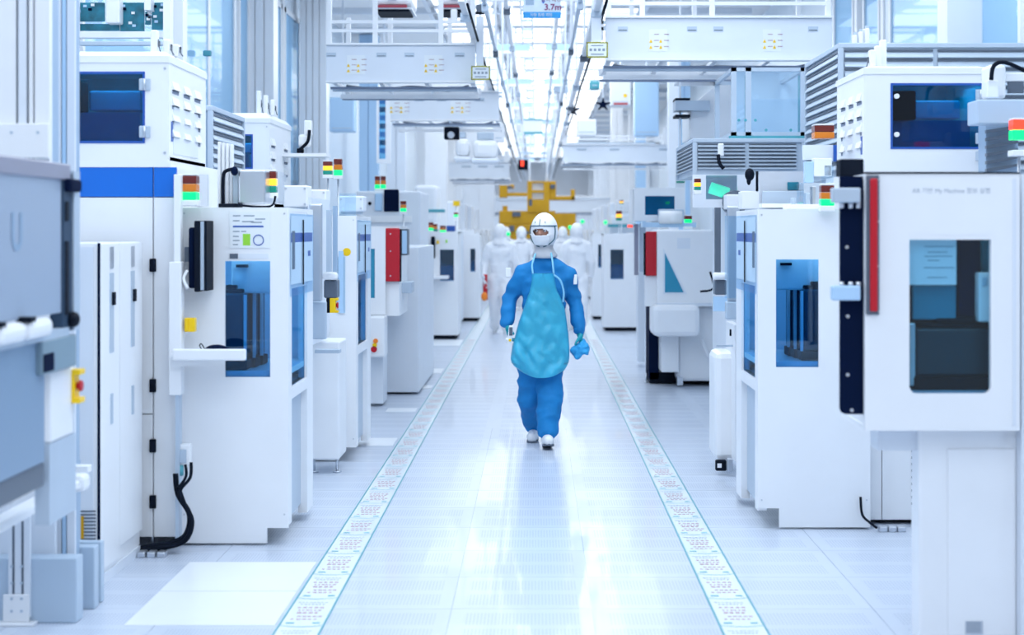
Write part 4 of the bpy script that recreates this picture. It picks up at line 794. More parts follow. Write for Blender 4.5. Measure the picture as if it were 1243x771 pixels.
# glass booth above
r = thing('glass_case', 'large pale blue glass case standing on the grey louvred enclosure', 'glass case', (wx(933, 13), 13.4, wz(168, 13))); Yb = 13
m = M(); a, b, c, d = wx(888, Yb), wx(978, Yb), wz(165, Yb), wz(82, Yb)
for yy in (Yb, Yb+1.2): m.box(a, a+.04, yy, yy+.04, c, d).box(b-.04, b, yy, yy+.04, c, d).box(a, b, yy, yy+.04, c, c+.03).box(a, b, yy, yy+.04, d-.03, d)
m.box(wx(905, Yb), wx(912, Yb), Yb, Yb+.03, c, d); m.box(a, a+.03, Yb, Yb+1.2, c, c+.03).box(b-.03, b, Yb, Yb+1.2, c, c+.03).box(a, a+.03, Yb, Yb+1.2, d-.03, d).box(b-.03, b, Yb, Yb+1.2, d-.03, d)
ob('frame', m, GR, r); pbx('pane', GLC, r, 888, 905, 84, 163, Yb+.015, .008); pbx('pane', GLC, r, 912, 977, 84, 163, Yb+.015, .008); pbx('back_panel', PBK, r, 888, 978, 84, 163, Yb+1.15, .02); bx('base_rail', TEL, r, a-.02, b+.0, Yb-.02, Yb+.02, c-.03, c)
ob('blue_strut', M().box(wx(905, Yb+.6), wx(911, Yb+.6), Yb+.6, Yb+.66, c, d).box(wx(970, Yb+.3), wx(975, Yb+.3), Yb+.3, Yb+.36, c, d), TEL, r)
screws(r, [(wx(q, Yb), wz(146, Yb)) for q in (897, 905, 917)]+[(wx(930, Yb), wz(158, Yb)), (wx(960, Yb), wz(158, Yb))], Yb, .012, TEL)
pbx('lower_body', WH2, bpy.data.objects['green_lit_booth'], 882, 925, 252, 538, 12.55, 1.0)
h = thing('exhaust_hood', 'large plain white sloped hood left of the glass case', 'hood', (wx(862, 16), 16.3, wz(168, 16)))
ob('shell', M().prism([(wx(838, 16), wz(168, 16)), (wx(889, 16), wz(168, 16)), (wx(889, 16), wz(96, 16)), (wx(878, 16), wz(96, 16)), (wx(838, 16), wz(130, 16))], 16, 16.9), WH, h); pbx('upper_duct', WH2, h, 826, 889, 84, 96, 16, .8, .01); pbx('grey_beam', GR, h, 820, 862, 122, 134, 15.9, .3); pbx('dark_slot', BLK, h, 820, 838, 119, 122, 15.9, .3); pbx('dark_slot', BLK, h, 820, 838, 139, 142, 15.9, .3)
s_ = thing('exit_sign_board', 'small white board with green arrow mark, left of the grey louvres', 'sign', (wx(826, 16), 16, wz(228, 16))); pbx('board', PAP, s_, 820, 832, 203, 228, 16, .02); ob('hanger', M().box(wx(825, 16), wx(827, 16), 16.02, 16.05, wz(228, 16), ZC), WH2, s_); ob('arrow', M().prism([(wx(824, 16), wz(216, 16)), (wx(829, 16), wz(216, 16)), (wx(826.5, 16), wz(210, 16))], 15.99, 16), GRN0, s_); pbx('green_bar', GRN0, s_, 821, 831, 220, 222, 15.99, .01)
# N windowed machine
def far_loader(label, px0, px1, py0, pyb, win, side_, depth=1.0, sc=None):
    Y = yf(pyb); x0, x1 = wx(px0, Y), wx(px1, Y)
    r = thing('loader_cabinet', label, 'machine', ((x0+x1)/2, Y+.5, 0)); z1 = wz(py0, Y)
    ob('front_panel', M().holed(x0, x1, .06, z1, wx(win[0], Y), wx(win[1], Y), wz(win[3], Y), wz(win[2], Y), Y, Y+.03), WH, r)
    ob('body_shell', M().box(x0, x0+.02, Y+.03, Y+depth, .06, z1).box(x1-.02, x1, Y+.03, Y+depth, .06, z1).box(x0, x1, Y+.03, Y+depth, z1-.02, z1), WH, r)
    bx('back_panel', INB, r, x0+.02, x1-.02, Y+depth-.02, Y+depth, .2, z1-.02); bx('base', BLK, r, x0+.03, x1-.03, Y+.04, Y+depth, 0, .06)
    pbx('window_pane', GLB, r, *win, Y+.01, .008); pbx('magazine_stack', mat('blue_magazine_far', (.02, .17, .32), .3), r, win[0], win[1]+2, (win[2]+win[3])/2, win[3], Y+.15, .2, .01)
    pbx('deck', WH2, r, win[0]-1, win[1]+1, win[3]-1, win[3]+1, Y+.05, .5)
    return r
n_ = far_loader('white windowed cabinet beyond the red-trimmed machine, right of the aisle', 733, 775, 284, 402, (741, 757, 303, 339), -1)
q_ = far_loader('narrow white windowed cabinet just behind, near the right marking strip', 719, 733, 284, 388, (726, 732, 297, 325), -1)
g_ = far_loader('white windowed cabinet with black hanging arm beside its window, far left row', 514, 556, 282, 412, (534, 551, 303, 341), 1)
Yg2 = yf(412); pbx('black_arm', BLK, g_, 523, 528, 287, 314, Yg2-.1, .08, .02); pbx('shelf', WH, g_, 517, 544, 335, 339, Yg2-.3, .3, .01); pbx('yellow_sticker', YE, g_, 530, 533, 292, 296, Yg2-.01, .01); pbx('green_sticker', GN, g_, 541, 543, 291, 295, Yg2-.01, .01)
q2 = far_loader('narrow white windowed cabinet behind the one with the black arm', 557, 582, 284, 390, (571, 577, 302, 330), 1)
bx('outer_body', WH, q2, -3, -1.8, 30, 31, 0, 1.5)
# upper left far things
r = thing('blue_hood_machine', 'white machines with small blue covers and lamps, left row far background', 'machine', (wx(540, 27), 27.5, 0)); pbx('blue_cover', BL2, r, 503, 516, 267, 277, 24, .3, .01); pbx('blue_cover', BL2, r, 542, 552, 274, 281, 27, .3, .01); bx('body', WH2, r, wx(480, 27), wx(556, 27), 27, 29, .05, wz(281, 27)); pbx('upper_body', WH, r, 503, 530, 225, 270, 27.2, 1, .05); pbx('teal_arm', TEL, r, 517, 540, 254, 258, 26.5, .1, .01); bx('base', DG, r, wx(482, 27), wx(554, 27), 27.1, 28.8, 0, .05)
for k, (a, b, c, d, lt, lb) in enumerate(((519, 526, 270, 280, 'g', 'green-lit signal tower right of the small blue cover'), (526, 531, 272, 281, 'g', 'dim dark signal tower between two green ones, far left row'), (534, 541, 274, 282, 'g', 'green-lit signal tower left of the second small blue cover'))):
    stack_light(a, b, c, d, 26, lt if k != 1 else '', lb, order='rag')
ym = thing('yellow_marker', 'small yellow marker plate on a pale pole, left background above the far cabinets', 'marker', (wx(554, 30), 30, 0)); pbx('plate', YE, ym, 550, 558, 244, 250, 30, .05); ob('pole', M().cyl((wx(554, 30), 30.08, 0), (wx(554, 30), 30.08, wz(246, 30)), .02), WH2, ym)
stack_light(551, 556, 258, 266, 29, 'g', 'tiny green-lit lamp below the yellow marker plate', order='rg', post=.01)
for (a, b, c, d, Yq, lt, lb) in ((752, 757, 243, 248, 30, 'a', 'tiny amber lamp, highest on the right background machines'), (748, 755, 256, 268, 28, 'a', 'bright amber lamp left of the rounded white housing'), (762, 768, 273, 283, 26.6, 'r', 'orange-red lamp left of the red-trimmed machine')):
    stack_light(a, b, c, d, Yq, lt, lb, order='rag' if lt != 'r' else 'r', post=.01 if Yq > 27 else 1.5)
r = thing('background_machine', 'white boxy machine with small lamps behind the right windowed cabinet', 'machine', (wx(760, 32), 32.5, 0)); Yq = 32
bx('body', WH2, r, wx(740, Yq), wx(800, Yq), Yq, Yq+2, 0, wz(275, Yq)); pbx('upper_cover', WH, r, 748, 766, 243, 258, Yq, .5, .02); pbx('upper_cover', WH, r, 742, 770, 262, 276, Yq, .6, .02); pbx('rail', TEL, r, 738, 770, 272, 276, Yq-.2, .1)
# mauve guards by N and M
r = thing('side_guard_panels', 'tall mauve-grey guard plates left of the red guard on the right', 'guard', (wx(779, 19), 19, 0)); pbx('plate', PUR, r, 770, 775, 272, 334, 19, .05); pbx('plate', GR, r, 776, 784, 272, 330, 18.6, .05); pbx('post', WH2, r, 775, 783, 330, 440, 19.4, .4)
# ================= OVERHEAD =================
def bridge(label, px0, px1, ptop, pbot, Y, D, posts, stickers=(), plates=(), depth_rail=2, up=60, small=False):
    x0, x1 = wx(px0, Y), wx(px1, Y); z0, z1 = wz(pbot, Y), wz(ptop, Y)
    r = thing('overhead_conveyor_bridge', label, 'overhead conveyor', ((x0+x1)/2, Y+D/2, z0))
    bx('front_beam', WH2, r, x0, x1, Y, Y+.05, z0, z1, .004); bx('rear_rail', WH, r, x0, x1, Y+D, Y+D+.05, z0, z0+.07, .004); bx('top_lip', WH, r, x0, x1, Y-.03, Y+.08, z1, z1+.02); bx('bottom_lip', WH, r, x0, x1, Y-.04, Y+.08, z0-.02, z0)
    px = Y/F
    for k in range(depth_rail): bx('under_rail', (GR, WH)[k % 2], r, x0+.02*k, x1, Y+D*.3*(k+1), Y+D*.3*(k+1)+.05, z0-.06-4*px*k-.0, z0-.02-4*px*k)
    bx('dark_track', SLOT, r, x0, x1, Y+D*.2, Y+D*.24, z0-.05, z0-.03); bx('dark_track', SLOT, r, x0, x1, Y+D*.8, Y+D*.84, z0-.08, z0-.06)
    nb = max(3, int((x1-x0)/.45)); cb = None
    for k in range(nb+1):
        xk = x0+.02+(x1-x0-.08)*k/nb
        if cb is None: cb = bx('cross_bar', WH, r, xk, xk+.04, Y+.05, Y+D, z0+.0, z0+.03); xb = xk
        else: c = cb.copy(); COL.objects.link(c); c.parent = r; c.location.x = cb.location.x+xk-xb
    ob('cable', M().tube([(x0+.1+(x1-x0-.2)*k/6, Y+D*.5+.1*(k % 2), z0+.02-.02*(k % 3)) for k in range(7)], .014, 6), DG, r)
    for p in posts: bx('post', WH, r, wx(p-3, Y), wx(p+3, Y), Y+.01, Y+.06, z1, min(z1+up*px, ZC)); bx('post', WH, r, wx(p-3, Y), wx(p+3, Y), Y+D, Y+D+.05, z1, min(z1+up*px, ZC))
    for q in (.27, .45): bx('guard_rail', WH, r, x0, x1, Y+.02, Y+.05, z1+up*px*q, z1+up*px*q+.03); bx('guard_rail', GR, r, x0, x1, Y+D, Y+D+.03, z1+up*px*q*.8, z1+up*px*q*.8+.03)
    for q in plates: p = bx('label_plate', GR, r, wx(q, Y), wx(q+12, Y), Y-.004, Y, z1-(z1-z0)*.33, z1-(z1-z0)*.21); bx('label_line', DG, p, wx(q+1, Y), wx(q+11, Y), Y-.006, Y-.004, z1-(z1-z0)*.31, z1-(z1-z0)*.29)
    for q in stickers:
        s = bx('symbol_sheet', PAP, r, wx(q-11, Y), wx(q+11, Y), Y-.003, Y, z0+(z1-z0)*.18, z0+(z1-z0)*.72)
        for i in range(2):
            for j in range(2): ob('yellow_triangle', M().prism([(wx(q-11+12*i, Y), z0+(z1-z0)*(.24+.15*j)), (wx(q-7+12*i, Y), z0+(z1-z0)*(.24+.15*j)), (wx(q-9+12*i, Y), z0+(z1-z0)*(.33+.15*j))], Y-.006, Y-.003), YE, s)
            for j in range(3): bx('symbol_text', INR, s, wx(q-5+12*i, Y), wx(q+1+12*i, Y), Y-.005, Y-.003, z0+(z1-z0)*(.29+.15*j), z0+(z1-z0)*(.305+.15*j))
    return r
bridge('large white overhead conveyor bridge with symbol stickers, upper right', 735, 1010, 22, 71, 14, 1.6, (739, 780, 865, 1006), (799, 937), (750, 834, 866, 981))
bridge('large white overhead conveyor bridge with symbol stickers, upper left', 396, 577, 55, 98, 15.5, 1.6, (399, 455, 535, 574), (432, 526), (396, 457, 491, 552))
bridge('second overhead conveyor bridge on the left, behind and below the large one', 474, 606, 112, 145, 20.8, 1.6, (478, 590), (484, 558), (503, 530, 576), up=30)
bridge('third overhead conveyor bridge on the left, low and pale', 545, 618, 197, 216, 38, 2, (548, 615), (), (560, 580, 600), up=14)
bridge('distant overhead conveyor bridge on the right, level with the blue pillars', 683, 812, 176, 196, 31, 2, (686, 808), (), (700, 740, 800), up=22)
bridge('farthest overhead conveyor bridge crossing above the yellow gantry', 560, 760, 243, 257, 47, 1.5, (565, 755), (), (), up=10)
def vehicle(label, px0, px1, py0, py1, Y, band):
    r = thing('overhead_carrier', label, 'carrier vehicle', (wx((px0+px1)/2, Y), Y+.4, wz(py1, Y)))
    pbx('body', WH, r, px0, px1, py0, py1-8, Y, .7, .04); pbx('red_band', mat('maroon_band', (.35, .03, .06), .4), r, px0+3, px1-6, py1-8, py1-5, Y-.02, .05); pbx('black_base', BLK, r, px0+1, px1-3, py1-3, py1, Y, .5, .01); pbx('underside', WH2, r, px0, px1, py1-5, py1-3, Y, .6); pbx('grip', GR, r, px0+16, px0+26, py0+14, py1-14, Y-.03, .04); return r
vehicle('white overhead carrier with a maroon band, left one of the pair', 455, 500, -30, 14, 16, 1); vehicle('white overhead carrier with a maroon band, right one of the pair', 531, 574, -30, 14, 16, 1)
for (a, b, c, d, lb) in ((553, 570, 158, 196, 'small white carrier pod under the second left bridge, left of two'), (574, 604, 160, 198, 'small white carrier pod under the second left bridge, right of two')):
    r = thing('carrier_pod', lb, 'carrier vehicle', (wx((a+b)/2, 25), 25, wz(d, 25))); pbx('pod_body', WH, r, a, b, c+10, d-6, 25, .5, .08); pbx('pod_top', GR, r, a+5, b-5, c, c+10, 25.1, .3, .02); pbx('tray', WH2, r, a-2, b+2, d-6, d, 24.9, .6, .03); ob('hanger', M().box(wx((a+b)/2-1, 25), wx((a+b)/2+1, 25), 25.15, 25.2, wz(c+1, 25), ZC), WH2, r)
r = thing('camera_box', 'black square camera box with a bright lens, under the second left bridge', 'camera', (wx(548, 21.5), 21.6, wz(169, 21.5))); pbx('housing', BLK, r, 539, 557, 154, 169, 21.4, .2, .01); ob('hanger', M().box(wx(546, 21.5), wx(549, 21.5), 21.45, 21.5, wz(154, 21.5), wz(145, 20.8)+.0), WH2, r); ob('mount_bar', M().box(wx(546, 21.5), wx(549, 21.5), 20.84, 22.44, wz(145, 20.8)-.005, wz(145, 20.8)+.01), WH2, r); ob('lens', M().cyl((wx(547.5, 21.4), 21.38, wz(164, 21.4)), (wx(547.5, 21.4), 21.42, wz(164, 21.4)), .045), LIT if False else STL, r)
r = thing('robot_camera', 'dark sensor arm right of the carriers at the top', 'sensor', (wx(572, 15.9), 16, wz(16, 15.9))); pbx('arm', BLK, r, 556, 588, 14, 17, 15.8, .05, .005); pbx('head', DG, r, 578, 587, 5, 16, 15.8, .1, .01); pbx('white_bracket', WH, r, 547, 555, 11, 28, 15.8, .06, .01)
def hazard_sign(px0, px1, py0, py1, Y, label):
    r = thing('hanging_sign', label, 'sign', (wx((px0+px1)/2, Y), Y, wz(py1, Y))); x0, x1, z0, z1 = wx(px0, Y), wx(px1, Y), wz(py1, Y), wz(py0, Y)
    bx('board', mat('sign_yellow', (.80, .78, .05), .4), r, x0, x1, Y, Y+.01, z0, z1); bx('white_field', PAP, r, x0+.012, x1-.012, Y-.003, Y, z0+.012, z1-.012)
    m = M(); n = 14
    for k in range(n): a = x0+(x1-x0)*k/n; m.box(a, a+(x1-x0)/n*.45, Y-.002, Y, z1-.011, z1); m.box(a, a+(x1-x0)/n*.45, Y-.002, Y, z0, z0+.011)
    for k in range(9): a = z0+(z1-z0)*k/9; m.box(x0, x0+.011, Y-.002, Y, a, a+(z1-z0)/9*.45); m.box(x1-.011, x1, Y-.002, Y, a, a+(z1-z0)/9*.45)
    ob('hazard_stripes', m, BLK, r); m = M()
    for k in range(4): m.box(x0+(x1-x0)*(.14+.2*k), x0+(x1-x0)*(.26+.2*k), Y-.005, Y-.003, z0+(z1-z0)*.42, z0+(z1-z0)*.58)
    m.box(x0+(x1-x0)*.22, x0+(x1-x0)*.78, Y-.005, Y-.003, z0+(z1-z0)*.74, z0+(z1-z0)*.80).box(x0+(x1-x0)*.2, x0+(x1-x0)*.8, Y-.005, Y-.003, z0+(z1-z0)*.18, z0+(z1-z0)*.25); ob('printed_symbols', m, INK, r)
    pbx('hanger', WH2, r, px0+6, px1-8, py0-60, py0+2, Y+.012, .04); return r
hazard_sign(712, 738, 51, 70, 13.8, 'white sign with yellow and black striped edge hanging at the right bridge end'); hazard_sign(572, 595, 80, 97, 15.3, 'white yellow-edged sign hanging at the left bridge end'); 
Ys = 16.2
r = thing('height_limit_sign', 'white hanging clearance sign reading 3.7m with a blue lower band', 'sign', (wx(657, Ys), Ys, wz(22, Ys)))
pbx('board', mat('sign_pale', (.70, .82, .95), .4), r, 635, 681, -25, 22, Ys, .02); pbx('blue_band', mat('sign_blue', (.02, .35, .80), .4), r, 635, 681, 14.5, 22, Ys-.004, .004)
text('3.7m', .085, (wx(671, Ys), Ys-.004, wz(9, Ys)), mat('maroon_ink', (.25, .03, .15), .5), r, bold=True); text('높이 제한', .05, (wx(669, Ys), Ys-.004, wz(0, Ys)), INR, r); text('차량 통행 제한', .036, (wx(657, Ys), Ys-.008, wz(18.3, Ys)), PAP, r)
ob('blue_arrow', M().prism([(wx(658, Ys), wz(0, Ys)), (wx(661, Ys), wz(0, Ys)), (wx(661.5, Ys), wz(2, Ys)), (wx(659.5, Ys), wz(4.5, Ys)), (wx(657.5, Ys), wz(2, Ys))], Ys-.004, Ys), BL, r); pbx('small_picture', GB, r, 638, 648, -14, 6, Ys-.003, .003)
for px in (640, 676): ob('hanger_wire', M().cyl((wx(px, Ys), Ys+.01, wz(-25, Ys)), (wx(px, Ys), Ys+.01, ZC), .004, n=6), STL, r)
r = thing('hanging_sign', 'pale blue and white hanging sign farther down the aisle', 'sign', (wx(648, 33), 33, wz(163, 33))); pbx('board', PAP, r, 635, 659, 144, 163, 33, .02); pbx('blue_band', TEL, r, 635, 659, 160, 163, 32.99, .01); pbx('blue_band', TEL, r, 635, 659, 144, 146, 32.99, .01); ob('hanger', M().box(wx(646, 33), wx(648, 33), 33, 33.03, wz(144, 33), ZC), WH2, r)
r = thing('signal_box', 'small black box with a red light hanging over the aisle', 'signal light', (wx(635, 30), 30, wz(206, 30))); pbx('housing', BLK, r, 629, 641, 194, 206, 30, .15, .01); pbx('red_light', RED1, r, 632, 636, 195, 202, 29.98, .02, .005); ob('hanger', M().box(wx(634, 30), wx(636, 30), 30.05, 30.1, wz(194, 30), ZC), WH2, r)
# longitudinal rails and trays above the aisle edges
for k, (X, Z, wdt, h, mt, lb) in enumerate(((-.60, 3.42, .05, .08, WH, 'outer white overhead rail left of the bright ceiling'), (-.44, 3.50, .03, .05, GR, 'thin grey overhead rail left of the bright ceiling'), (-.32, 3.95, .04, .05, WH, 'inner upper overhead rail left of the bright ceiling'),
        (.50, 3.45, .05, .08, WH, 'outer white overhead rail right of the bright ceiling'), (.36, 3.52, .03, .05, GR, 'thin grey overhead rail right of the bright ceiling'), (.22, 3.98, .04, .05, WH, 'inner upper overhead rail right of the bright ceiling'))):
    r = thing('overhead_rail', lb, 'rail', (X, 30, Z)); bx('rail', mt, r, X-wdt/2, X+wdt/2, 13, 62, Z, Z+h)
    hp = None
    for j in range(12):
        y = 13.8+j*3.6
        if hp is None: hp = ob('hanger_rod', M().box(X-.012, X+.012, y, y+.03, Z+h, ZC), WH2, r, loc=(X, y, Z))
        else: o = hp.copy(); COL.objects.link(o); o.parent = r; o.location = Vector((X, y, Z))-r.location
        if j in (0, 1, 2, 3, 4, 6, 8): bx('joint_bracket', DG if j % 2 else GR, r, X-wdt*.9, X+wdt*.9, y, y+.1, Z-.05, Z+.02, .006)
    if k % 3 == 0:
        ob('cable', M().tube([(X+.05, 13+4*i, Z-.02-.03*(i % 2)) for i in range(12)], .012, 6, 3), BLK, r)
tr = None
for j in range(9):
    y = 17.5+j*5.2
    r = thing('ceiling_crossbeam', 'white crossbeam with blue infill under the ceiling, nearest the camera, behind the clearance sign', 'beam', (0, y, 4.05), 'crossbeams with blue infill under the ceiling') if tr is None else None
    if tr is None:
        tr = r; bx('beam', WH, r, -.62, .52, y, y+.06, 4.05, 4.09); bx('blue_infill', SKY, r, -.55, -.1, y+.01, y+.03, 4.09, 4.18); bx('blue_infill', SKY, r, .12, .45, y+.01, y+.03, 4.09, 4.18)
        for x in (-.62, .50): bx('hanger', WH, r, x, x+.02, y, y+.03, 4.09, ZC)
    else: c = copy_tree(tr); c.location.y = y; c['label'] = 'white crossbeam with blue infill under the ceiling, %s from the camera' % ('', 'second', 'third', 'fourth', 'fifth', 'sixth', 'seventh', 'eighth', 'ninth')[j]
r = thing('cable_ladder', 'thin ladder-like cable tray hanging below the bright ceiling, left of centre', 'cable tray', (-.13, 30, 4.3))
for X in (-.20, -.06): bx('side_rail', WH2, r, X-.01, X+.01, 16, 55, 4.28, 4.33)
rg = None
for k in range(40):
    y = 16.2+k*.97
    if rg is None: rg = bx('rung', GR, r, -.19, -.07, y, y+.05, 4.285, 4.31)
    else: c = rg.copy(); COL.objects.link(c); c.parent = r; c.location.y = rg.location.y+k*.97
for y in (18, 26, 34, 44, 54): bx('hanger', WH2, r, -.135, -.125, y, y+.02, 4.31, ZC)
# fans / dark star shaped sensors
for (px, py, lb) in ((695, 134, 'dark star-shaped bracket hanging above the distant bridge, left of two'), (732, 127, 'dark star-shaped bracket hanging above the distant bridge, right of two')):
    Yq = 26; c = (wx(px, Yq), Yq, wz(py, Yq)); r = thing('star_bracket', lb, 'bracket', c)
    ob('hub', M().cyl((c[0], Yq-.03, c[2]), (c[0], Yq+.05, c[2]), .05), BK, r)
    for k in range(5): t = 2*math.pi*k/5+.3; ob('arm', M().cyl((c[0], Yq, c[2]), (c[0]+.12*math.cos(t), Yq, c[2]+.10*math.sin(t)), .03, .012, 6), BK, r)
    ob('hanger', M().box(c[0]-.01, c[0]+.01, Yq+.02, Yq+.04, c[2], ZC), WH2, r)
# small clutter boxes under bridges and cable trays
CL = [(741, 766, 88, 128, 27, WH, 'white control box with yellow dot under the right bridge'), (716, 728, 98, 108, 24, TEL, 'small teal box left of the white control box'), (770, 800, 98, 165, 29, SKY, 'blue translucent duct right of the white control box'), (700, 724, 145, 165, 30, WH, 'white junction box above the distant right bridge'), (672, 690, 100, 112, 28, GR, 'small grey junction box beside the bright ceiling'),
      (598, 612, 150, 172, 26, WH, 'white box with a maroon line left of the aisle, under the second bridge'), (400, 430, 118, 160, 22, SKY, 'pale blue panel behind the left column'), (660, 700, 96, 104, 40, WH2, 'pale box under the ceiling far down the aisle')]
for (a, b, c, d, Yq, mt, lb) in CL:
    r = thing('junction_box', lb, 'box', (wx((a+b)/2, Yq), Yq+.1, wz(d, Yq))); pbx('housing', mt, r, a, b, c, d, Yq, .3, .02); pbx('door_seam', GR, r, a+3, b-3, d-5, d-4, Yq-.005, .006); ob('hanger', M().box(wx((a+b)/2-1, Yq), wx((a+b)/2+1, Yq), Yq+.1, Yq+.14, wz(c, Yq), ZC), WH2, r)
    if 'yellow' in lb: pbx('yellow_dot', YE, r, 757, 761, 114, 118, Yq-.01, .01); pbx('maroon_line', RED, r, 745, 762, 125, 127, Yq-.01, .01)
# yellow gantry
Yq = 42; Yg_ = thing('yellow_gantry', 'yellow gantry machine with white cut-outs at the far end of the aisle', 'gantry', (wx(655, Yq), Yq, wz(290, Yq)))
ob('centre_column', M().box(wx(640, Yq), wx(646, Yq), Yq, Yq+.4, wz(257, Yq), wz(220, Yq)).box(wx(660, Yq), wx(667, Yq), Yq, Yq+.4, wz(257, Yq), wz(220, Yq)).box(wx(646, Yq), wx(660, Yq), Yq, Yq+.4, wz(222, Yq), wz(220, Yq)).box(wx(646, Yq), wx(660, Yq), Yq, Yq+.4, wz(234, Yq), wz(231, Yq)).box(wx(646, Yq), wx(660, Yq), Yq, Yq+.4, wz(257, Yq), wz(242, Yq)), YE2, Yg_)
pbx('cut_out', WH, Yg_, 646, 660, 222, 231, Yq+.1, .1); pbx('cut_out', WH, Yg_, 646, 660, 234, 242, Yq+.1, .1)
for (a, b, c, d) in ((606, 616, 223, 240), (616, 640, 234, 238), (617, 624, 224, 229), (667, 675, 220, 243), (672, 698, 238, 243), (693, 698, 230, 243), (606, 652, 256, 272), (610, 652, 272, 281), (616, 628, 281, 292), (632, 650, 281, 290), (674, 699, 259, 286), (652, 674, 256, 268)): pbx('yellow_block', YE2, Yg_, a, b, c, d, Yq+.05, .4, .02)
for (a, b, c, d) in ((616, 622, 226, 229), (642, 646, 242, 250), (618, 624, 274, 281), (668, 674, 224, 229), (638, 642, 281, 284), (622, 632, 257, 263)): pbx('dark_fitting', DG, Yg_, a, b, c, d, Yq-.02, .08, .01)
ob('hanger', M().box(wx(642, Yq), wx(644, Yq), Yq+.1, Yq+.15, wz(221, Yq), ZC).box(wx(663, Yq), wx(665, Yq), Yq+.1, Yq+.15, wz(221, Yq), ZC), WH2, Yg_)
pbx('yellow_support', YE2, Yg_, 610, 616, 250, 262, Yq+.2, .3)
# tiny green lamps around the gantry
for k, (px, py, lb) in enumerate(((617, 284, 'leftmost small green lamp below the gantry'), (629, 282, 'small green lamp second from the left below the gantry'), (692, 276, 'green lamp at the right of the gantry'), (707, 269, 'pale green lamp right of the gantry'), (735, 270, 'green lamp beside the far amber lamp'))):
    Yk = 34; r = thing('indicator_lamp', lb, 'signal light', (wx(px, Yk), Yk, wz(py, Yk))); ob('lens', M().ball((wx(px, Yk), Yk, wz(py, Yk)), .042), GRN1, r); ob('pole', M().cyl((wx(px, Yk), Yk+.05, 0.0), (wx(px, Yk), Yk+.05, wz(py, Yk)), .01, n=6), WH2, r)
# far rows of cabinets
ords = ('first', 'second', 'third', 'fourth', 'fifth', 'sixth', 'seventh', 'eighth')
def far_row(s, Xa, Ys_, lab):
    proto = None
    for k, y in enumerate(Ys_):
        lb = 'pale distant cabinet, %s from the camera in the far %s row' % (ords[k], lab)
        if proto is None:
            r = thing('distant_cabinet', lb, 'machine', (Xa-s*.6, y, 0), None); a, b = (Xa-1.3, Xa) if s > 0 else (Xa, Xa+1.3)
            bx('body', WH, r, a, b, y, y+1.2, .06, 1.62, .01); bx('base', DG, r, a+.03, b-.03, y+.03, y+1.1, 0, .06); bx('window', mat('far_window', (.05, .25, .42), .2), r, (a+b)/2+s*.2, (a+b)/2+s*.45, y-.01, y+.01, .95, 1.35); bx('upper_housing', WH2, r, a+.05 if s > 0 else a+.35, b-.35 if s > 0 else b-.05, y+.3, y+1.2, 1.62, 2.2, .03)
            bx('rear_column', WH, r, a+.05 if s > 0 else b-.3, a+.3 if s > 0 else b-.05, y+.9, y+1.15, 1.62, ZC-.1)
            proto = r; p0 = y
        else: c = copy_tree(proto); c.location.y = y; c['label'] = lb
far_row(1, -1.25, (33, 36.5, 40, 44, 48.5, 54, 60, 67), 'left')
far_row(-1, 1.2, (35, 38.5, 42, 45.2, 51, 57, 63, 70), 'right')
# ================= PEOPLE =================
def remesh(name, m, vox, mt, par, smooth=4, label=None, shape=None):
    """fuse the overlapping forms of one body into a single continuous skin"""
    me = bpy.data.meshes.new('t'); m.bm.to_mesh(me); m.bm.free(); t = bpy.data.objects.new('t', me)
    md = t.modifiers.new('r', 'REMESH'); md.mode = 'VOXEL'; md.voxel_size = vox; md.use_smooth_shade = True
    sm = t.modifiers.new('s', 'SMOOTH'); sm.factor = .5; sm.iterations = smooth
    me2 = evaluated(t); bpy.data.objects.remove(t); bpy.data.meshes.remove(me)
    if shape:
        ns = [v.normal.copy() for v in me2.vertices]
        for v, nn in zip(me2.vertices, ns): v.co = shape(v.co, nn)
    base = origin(par)
    for v in me2.vertices: v.co -= base
    me2.materials.clear(); me2.materials.append(mt); me2.name = name
    for p in me2.polygons: p.use_smooth = True
    o = bpy.data.objects.new(name, me2); COL.objects.link(o); o.parent = par
    if label: o['label'] = label
    return o
def limb(m, a, b, ra, rb, n=14, sx=1.0):
    a = Vector(a); b = Vector(b); m.cyl(a, b, ra, rb, n); m.ball(a, ra, n=14, m=10); m.ball(b, rb, n=14, m=10)
def folds(amp, seed=0, fz=9, fx=5):
    def f(co, n):
        p = Vector((co.x*fx+seed, co.y*fx, co.z*fz)); q = noise.noise(p)+.6*noise.noise(p*2.1+Vector((seed, 3, 1)))
        q2 = 1-abs(noise.noise(Vector((co.x*7+co.z*5+seed, co.y*6, co.z*11-co.x*6))))*2.2
        return co+n*amp*(q+.5*q2)
    return f
